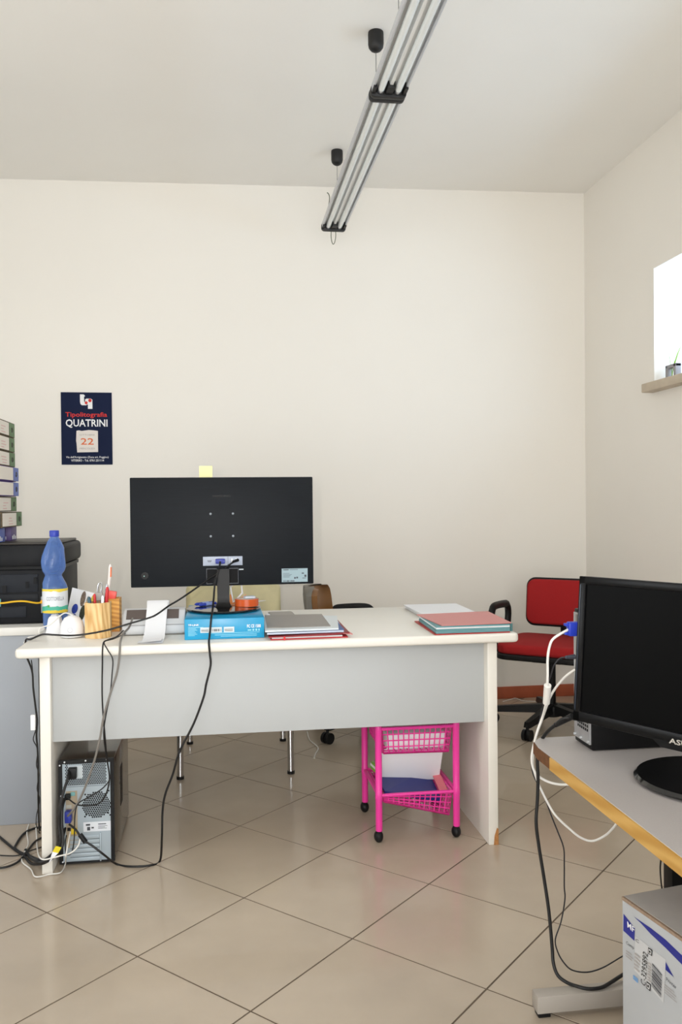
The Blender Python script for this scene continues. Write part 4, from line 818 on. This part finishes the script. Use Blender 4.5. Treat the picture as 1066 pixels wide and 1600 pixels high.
B(-.08, .08, -.10, .10, .355, .387, bev=.006).build('tilt_mechanism', M_black, t)
for x in (-.285, .285): arm_loop(t, x, -.13, .15, .385, .632, M_black)
swivel_base(t, .31, R(263), colz=.36)

M_brown = mat('brown_leather', (122, 80, 34), .38, var=.1, scale=8); M_shell = mat('grey_brown_trim', (112, 108, 100), .45)
t = thing('brown_office_chair', 'brown leather office chair turned sideways behind the desk', 'chair', (.705, 4.30, 0), rz=R(73))
soft_panel(rrect(-.24, .24, -.25, .20, .06, 5), 'z', .40, .435, .01).build('seat_shell', M_black, t)
soft_panel(rrect(-.235, .235, -.245, .195, .06, 5), 'z', .434, .49, .02).build('seat', M_brown, t)
b1 = MB(); b2 = MB()
for bb, d0, d1, hw, top in ((b1, 0, .026, .215, .77), (b2, -.028, .001, .205, .762)):
    vs = []; zs = [.47, .53, .59, .65, .70, .735, .755, top]; nu = 9
    for z in zs:
        k = (z-.47)/.3; w = hw*(1 if k < .8 else math.sqrt(max(.05, 1-((k-.8)/.22)**2)))
        for i in range(nu):
            u = -1+2*i/(nu-1); yy = .235+.035*k-.05*u*u
            vs.append((u*w, yy+d0, z))
        for i in range(nu-1, -1, -1):
            u = -1+2*i/(nu-1); yy = .235+.035*k-.05*u*u
            vs.append((u*w, yy+d1, z))
    n2 = 2*nu; fs = [[j*n2+i, j*n2+(i+1) % n2, (j+1)*n2+(i+1) % n2, (j+1)*n2+i] for j in range(len(zs)-1) for i in range(n2)]+[list(range(n2)), list(range((len(zs)-1)*n2, len(zs)*n2))]
    bb.raw(vs, fs)
b1.build('back_shell', M_shell, t); b2.build('backrest', M_brown, t)
MB().tube(spline([(0, .05, .40), (0, .21, .40), (0, .285, .45), (0, .275, .58)]), .025, 8, flat=.4).build('back_bar', M_black, t)
B(-.08, .08, -.10, .10, .37, .402, bev=.006).build('tilt_mechanism', M_black, t)
for x in (-.275, .275): arm_loop(t, x, -.045, .195, .40, .620, M_black)
swivel_base(t, .25, R(145), colz=.375)

# ------------------------------------------------------------------ right-hand computer table
TZ = .63; QX0, QX1, QY0, QY1 = .716, 1.42, .45, 1.932
t = thing('computer_table', 'low grey-topped computer table with a beech edge in the right foreground', 'table', (1.07, 1.2, 0))
M_top = mat('grey_laminate', (176, 170, 167), .5, var=.03, scale=300); M_be = wood('beech_edge', (186, 140, 66), (206, 164, 92), 22, .45, (1, .15, 1), 4)
MB().prism([(QX0+.004, QY0), (QX1, QY0), (QX1, QY1), (QX0+.035, QY1), (QX0+.012, QY1-.03), (QX0+.004, QY1-.075)], 'z', TZ-.028, TZ, bev=.001, seg=1).build('tabletop', M_top, t)
ed = MB().prism([(QX0, QY0), (QX0+.0042, QY0), (QX0+.0042, QY1-.150), (QX0, QY1-.152)], 'z', TZ-.028, TZ-.0006).build('edge_strip', M_be, t)
MB().prism([(QX0+.001, QY1-.151), (QX0+.0042, QY1-.150), (QX0+.0042, QY1-.075), (QX0+.012, QY1-.03), (QX0+.009, QY1-.03), (QX0+.001, QY1-.075)], 'z', TZ-.027, TZ-.001).build('bare_edge', mat('bare_edge_brown', (104, 66, 36), .8, var=.2, scale=90), t)
M_foot = mat('foot_grey_paint', (168, 160, 150), .45)
for y in (1.868, .72):
    f = B(.712, 1.38, y-.018, y+.018, .012, .052, bev=.002).build('foot', M_foot, t)
    for x in (.73, 1.36): B(x-.014, x+.016, y-.013, y+.013, 0, .012, bev=.002).build('foot_pad', M_black, f)
    B(1.045, 1.125, y-.02, y+.02, .052, TZ-.028, bev=.002).build('column', M_black, t)
B(1.06, 1.11, .74, 1.848, .50, .56, bev=.002).build('crossbar', M_black, t)

t = thing('slim_computer', 'slim black computer case standing behind the right-hand monitor', 'computer', (1.0, 1.85, TZ))
CX0, CX1, CY0, CY1, CZ1 = .823, 1.18, 1.802, 1.897, .945
B(CX0+.004, CX1, CY0, CY1, TZ+.002, CZ1, bev=.003).build('case', M_black2, t)
rp = B(CX0, CX0+.005, CY0+.006, CY1-.006, TZ+.014, CZ1-.008).build('rear_panel', mat('rear_steel2', (176, 176, 176), .35, metal=.5), t, smooth=False)
b = MB()
for i in range(6):
    for j in range(7): b.poly([(CX0-.0005, CY0+.016+i*.010+a*.0035*1.0, TZ+.045+j*.009+c*.003) for a, c in ((-1, -1), (1, -1), (1, 1), (-1, 1))])
o = b.build('vent_holes', M_hole, rp, smooth=False); o['kind'] = 'stuff'
for z in (.72, .76, .80, .84): B(CX0-.002, CX0+.0005, CY0+.016, CY0+.05, z, z+.022).build('port_block', mat('port_dim', (120, 126, 138), .5), rp)
B(CX0-.006, CX0+.002, CY0+.050, CY0+.066, .845, .935, bev=.001).build('bracket', mat('bracket_steel', (150, 146, 142), .3, metal=.7), t)
for y, z in ((CY0+.01, TZ+.02), (CY1-.012, TZ+.02), (CY0+.05, TZ+.02), (CY0+.01, TZ+.10)): MB().cyl((CX0+.002, y, z), (CX0-.004, y, z), .003, n=10).build('case_screw', mat('bright_screw', (214, 216, 218), .3, metal=.6), t)

t = thing('black_monitor', 'black computer monitor on an oval stand at the right picture edge', 'monitor', (.963, 1.558, TZ), rz=R(-60))
# local frame: x along the screen to its right, -y towards the viewer, tilted back a little
Mm = Matrix.Translation((-.009, -.056, .245)) @ Matrix.Rotation(R(-5), 4, 'X')
W2, H2 = .262, .158
def mbx(*a, **k): return MB().box(*a, M=Mm, **k)
mbx(-W2, W2, -.004, .030, -H2, H2, bev=.006).build('housing', M_black, t)
mbx(-.17, .17, .030, .060, -.10, .10, bev=.012).build('rear_bulge', M_black, t)
f = MB()
for a in ((-W2, W2, H2-.017, H2), (-W2, W2, -H2, -H2+.022), (-W2, -W2+.018, -H2, H2), (W2-.018, W2, -H2, H2)): f.box(a[0], a[1], -.0095, -.003, a[2], a[3], bev=.002, M=Mm)
f.build('bezel', mat('glossy_bezel', (12, 12, 13), .3, spec=.2), t)
mbx(-W2+.017, W2-.017, -.0055, -.0042, -H2+.020, H2-.016).build('screen', mat('lcd_black', (8, 8, 8), .35, spec=.05), t, smooth=False)
f = mbx(-W2+.004, -W2+.0065, -.0105, -.009, -H2+.024, H2-.018); f.build('bezel_gleam', mat('bezel_gleam_tone', (36, 42, 52), .25), t)  # painted glint: a paler strip along the bezel side
MB().prism([(-.05, -H2-.012), (.05, -H2-.012), (.075, -H2+.004), (-.075, -H2+.004)], 'y', -.0095, .004, M=Mm).build('chin', mat('glossy_bezel', (12, 12, 13), .3, spec=.2), t)
vs, fs = text_geo('ASUS', .02); x0 = min(v.x for v in vs); x1 = max(v.x for v in vs)
MB().raw([Mm @ Vector((-.032+(v.x-x0)/(x1-x0)*.05, -.0105, -H2+.000+v.y*.014)) for v in vs], fs).build('lettering', mat('silver_print', (176, 170, 160), .4), t, smooth=False)
MB().prism([(-.025, .0), (.025, .0), (.022, .13), (-.022, .13)], 'y', -.030, .005, bev=.004, M=Matrix.Translation((.012, .005, .012))).build('stand_neck', M_black, t)
MB().lathe([(.132, .0), (.143, .004), (.145, .008), (.139, .014), (.08, .021), (.03, .026), (.001, .027)], (0, 0, .0005), 48).build('stand_base', mat('oval_base', (14, 14, 15), .16, coat=.5), t)

# cords behind the right table
t = thing('white_video_cable', 'white video cable with a blue plug hanging behind the right table', 'cable', at_y(856, 1060, 1.90))
B(CX0-.040, CX0-.003, CY0+.020, CY0+.040, .890, .922, bev=.003).build('video_plug', mat('vga_bright_blue', (40, 62, 186), .35), t)
bp = bpy.data.objects[t.children[0].name]
for z in (.893, .913): B(CX0-.048, CX0-.036, CY0+.024, CY0+.036, z-.0, z+.006, bev=.001).build('thumbscrew', mat('vga_bright_blue', (40, 62, 186), .35), bp)
pts = [Vector((CX0-.038, CY0+.030, .905))]+YP((866, 997, 1.835), (859, 1010, 1.84), (856, 1030, 1.85), (856, 1055, 1.86), (855, 1080, 1.88), (853, 1100, 1.91), (848, 1120, 1.945), (840, 1142, 1.955), (834, 1165, 1.958), (831, 1185, 1.96), (834, 1202, 1.96), (842, 1213, 1.955), (858, 1222, 1.945), (878, 1226, 1.93), (900, 1224, 1.90), (930, 1218, 1.85))
MB().tube(spline(pts), .0030, 8).build('cord', M_wcab, t)
q = YP((856, 1071, 1.872), (854, 1098, 1.905)); MB().cyl(q[0], q[1], .0085, n=14).build('ferrite_core', M_wcab, t)
pts = YP((899, 1046, 1.84), (885, 1056, 1.85), (872, 1070, 1.87), (862, 1085, 1.89))+YP((855, 1102, 1.915), (848, 1122, 1.95), (838, 1150, 1.965), (834, 1175, 1.97), (833, 1195, 1.97), (838, 1215, 1.97), (845, 1232, 1.965), (858, 1258, 1.96), (870, 1276, 1.95), (890, 1295, 1.94), (908, 1309, 1.93), (926, 1314, 1.92), (945, 1306, 1.90), (958, 1294, 1.87), (970, 1278, 1.84), (985, 1262, 1.80))
cable('white_lead', 'thin white lead drooping in a loop under the right table', pts, .0028, M_wcab)
t = thing('black_power_cord', 'thick black power cord falling from the slim computer to the table foot', 'cable', at_y(855, 1400, 1.96))
pts = [Vector((CX0-.004, CY0+.028, .695))]+YP((884, 1122, 1.83), (868, 1133, 1.86), (855, 1144, 1.90), (845, 1160, 1.94), (840, 1185, 1.95), (841, 1215, 1.952), (840, 1250, 1.955), (838, 1285, 1.955), (842, 1320, 1.955), (850, 1370, 1.95), (858, 1425, 1.94), (863, 1480, 1.93), (865, 1505, 1.92), (872, 1524, 1.905), (886, 1535, 1.893))+[at_z(902, 1541, .060), at_z(920, 1545, .058), at_z(940, 1543, .058), at_z(955, 1535, .059), at_z(975, 1522, .064), at_y(1000, 1508, 1.95)]
MB().tube(spline(pts), .0042, 8).build('cord', M_rub, t); q = YP((895, 1119, 1.825), (868, 1133, 1.86)); MB().cyl(q[0], q[1], .0075, .0055, n=12).build('plug', M_black, t)
t = thing('thin_usb_lead', 'thin dark lead with a grey plug hanging behind the right table', 'cable', at_y(880, 1380, 1.98))
pts = YP((886, 1027, 1.835), (875, 1029, 1.84), (866, 1040, 1.85), (861, 1055, 1.87), (853, 1080, 1.92), (847, 1110, 1.96), (838, 1150, 1.975), (831, 1185, 1.98), (833, 1208, 1.98), (842, 1228, 1.98), (852, 1248, 1.98), (862, 1275, 1.98), (872, 1300, 1.98), (881, 1325, 1.98), (882, 1350, 1.98), (882, 1385, 1.98), (883, 1405, 1.98), (877, 1440, 1.98), (868, 1468, 1.975), (872, 1488, 1.97), (882, 1505, 1.965), (895, 1516, 1.96), (918, 1519, 1.96), (942, 1512, 1.97), (968, 1497, 1.99), (1000, 1478, 2.02))
MB().tube(spline(pts), .0018, 6).build('cord', mat('dark_lead', (38, 38, 42), .5), t)
q = YP((884, 1027, 1.833), (898, 1026, 1.838)); MB().cyl(q[0], q[1], .0035, .006, n=8).build('plug', mat('plug_slate', (70, 74, 86), .45), t)
cable('short_lead', 'short thin dark lead hanging beside the black table column', YP((1036, 1310, 1.80), (1034, 1335, 1.80), (1032, 1355, 1.80), (1033, 1375, 1.80), (1036, 1400, 1.80), (1040, 1450, 1.80), (1045, 1510, 1.80))+[at_z(1052, 1580, .005), at_z(1070, 1585, .005)], .0018, M_rub)

# carton under the right table
t = thing('printer_carton', 'white cardboard carton with blue printing under the right table', 'box', (.774, 1.556, 0), rz=R(10.5))
# local: corner far left at the origin, +x along the far edge, -y towards the camera
KW, KD, KH = .46, .52, .42
M_kw = mat('white_carton', (182, 184, 186), .6, var=.02, scale=14); M_kt = mat('carton_top', (172, 166, 160), .7, var=.04, scale=20); M_ke = mat('carton_edge', (150, 128, 108), .8, var=.15, scale=120)
B(0, KW, -KD, 0, .001, KH-.006, bev=.002).build('carton_body', M_kw, t)
B(.004, KW, -KD, -KD/2-.001, KH-.006, KH, bev=.0008).build('top_flap', M_kt, t); B(.004, KW, -KD/2+.001, 0, KH-.006, KH, bev=.0008).build('top_flap', M_kt, t)
B(-.001, .004, -KD, 0, KH-.007, KH-.0008).build('cut_edge', M_ke, t)
M_kb = mat('carton_blue', (36, 42, 132), .5)
# the printed side faces local -x
def kz(u, v, d=.0008):
    """a point measured on the printed side, put onto that side"""
    Rk = Matrix.Rotation(R(10.5), 3, 'Z'); o = Vector((.774, 1.556, 0)); nn = Rk @ X
    r = ray(960+u/6.953, 1370+v/6.953); C = Vector((0, 0, EYE)); tt = (o-C).dot(nn)/r.dot(nn)
    p = Rk.transposed() @ (C+r*tt-o); return Vector((-d, p.y, p.z))
def kpoly(name, pts, m, d=.0008): return MB().poly([kz(*p, d) for p in pts]).build(name, m, t, smooth=False, keep_normals=True)
def ktext(s_, ll, lr, ul, m, par=None, d=.0018, bold=0, name='lettering'):
    a, b, c = kz(*ll, d), kz(*lr, d), kz(*ul, d); text(name, s_, m, par or t, a, (b-a).normalized(), (c-a).normalized(), (b-a).length, (c-a).length, bold)
def klines(name, ll, lr, ul, n, m, par=None, d=.0018, fill=.4):
    a, b, c = kz(*ll, d), kz(*lr, d), kz(*ul, d); w_, h_ = (b-a).length, (c-a).length
    bars(name, m, par or t, a, (b-a).normalized(), (c-a).normalized(), [(0, h_*k/n, w_*random.uniform(.75, 1), h_/n*fill) for k in range(n)])
kpoly('logo_panel', [(105, 400), (228, 560), (222, 695), (103, 585)], M_kb)
ktext('MF', (152, 545), (228, 612), (150, 480), M_tape, bold=.012)
kpoly('blue_swoosh', [(215, 430), (400, 555), (560, 680), (737, 850), (900, 1010), (900, 1120), (737, 950), (560, 770), (400, 620), (300, 510)], M_kb)
ktext('Comp', (137, 738), (222, 800), (137, 692), M_ink)
klines('small_print', (133, 860), (212, 925), (137, 775), 3, M_gy)
lbp = kpoly('shipping_label', [(232, 640), (565, 900), (540, 1370), (222, 1010)], mat('label_white', (196, 196, 196), .5))
ktext('C-3295892', (352, 1195), (378, 840), (298, 1150), M_black, lbp, .0024, 0, 'label_lettering')
ktext('C', (243, 700), (280, 722), (243, 665), M_black, lbp, .0024, 0, 'label_lettering')
a, b, c = kz(415, 1180, .0024), kz(425, 935, .0024), kz(520, 1310, .0024)
bars('barcode', M_ink, lbp, a, (b-a).normalized(), (c-a).normalized(), barcode((b-a).length, (c-a).length, 26, 3))
klines('small_print', (225, 985), (290, 1045), (235, 800), 5, M_gy, lbp, .0024, .5)
klines('small_print', (372, 1120), (412, 1150), (380, 910), 7, M_gy, lbp, .0024, .6)
for q in ([(362, 1130), (408, 1165), (402, 1242), (358, 1205)], [(380, 762), (425, 795), (420, 860), (376, 828)]):
    mk = kpoly('caution_mark', q, M_black, .0022); cx_ = sum(p[0] for p in q)/4; cy_ = sum(p[1] for p in q)/4
    kpoly('caution_field', [(cx_+(p[0]-cx_)*.7, cy_+(p[1]-cy_)*.7) for p in q], mat('label_white', (196, 196, 196), .5), .0026); kpoly('caution_symbol', [(cx_+(p[0]-cx_)*.35, cy_+(p[1]-cy_)*.35) for p in q], M_black, .003)
kpoly('blue_triangle', [(562, 920), (650, 1088), (562, 1010)], M_kb)
ktext('Printer', (575, 1128), (685, 1225), (572, 1085), M_ink)
klines('small_print', (553, 1255), (690, 1370), (556, 1145), 4, M_gy, fill=.3)
klines('blue_mark', (213, 1105), (270, 1158), (215, 1058), 2, mat('print_lightblue', (110, 156, 204), .6), fill=.8)
bars('top_print', M_ink, t, (.06, -.14, KH+.0006), X, Yv, [(0, 0, .26, .004), (.02, .018, .22, .003), (.05, -.06, .2, .004), (.07, -.085, .16, .003)])

# ------------------------------------------------------------------ window sill ornament
t = thing('sill_ornament', 'small grey square frame holder with green blades on the window sill', 'ornament', (2.29, 4.0, WZ0))
M_or2 = mat('grey_plastic_frame', (150, 146, 148), .5)
b = MB(); gx0, gx1 = 2.268, 2.300; y0, y1, z0, z1 = 3.955, 4.055, WZ0+.0005, WZ0+.088
for a in ((y0, y1, z0, z0+.014), (y0, y1, z1-.018, z1), (y0, y0+.022, z0, z1), (y1-.022, y1, z0, z1)): b.box(gx0, gx1, a[0], a[1], a[2], a[3], bev=.004)
b.build('frame', M_or2, t)
M_gb = mat('blade_green', (140, 196, 60), .5)
for (ya, za), (yb_, zb_), r in (((4.02, WZ0+.016), (3.995, WZ0+.085), .005), ((3.995, WZ0+.085), (3.93, WZ0+.17), .004), ((4.0, WZ0+.016), (3.99, WZ0+.16), .003), ((4.01, WZ0+.016), (4.05, WZ0+.165), .003), ((3.985, WZ0+.016), (3.978, WZ0+.075), .006)):
    MB().tube([(2.284, ya, za), (2.284, (ya+yb_)/2, (za+zb_)/2+.006), (2.284, yb_, zb_)], [r, r*.8, r*.2], 6, flat=.3).build('leaf_blade', M_gb, t)
bpy.context.view_layer.update()
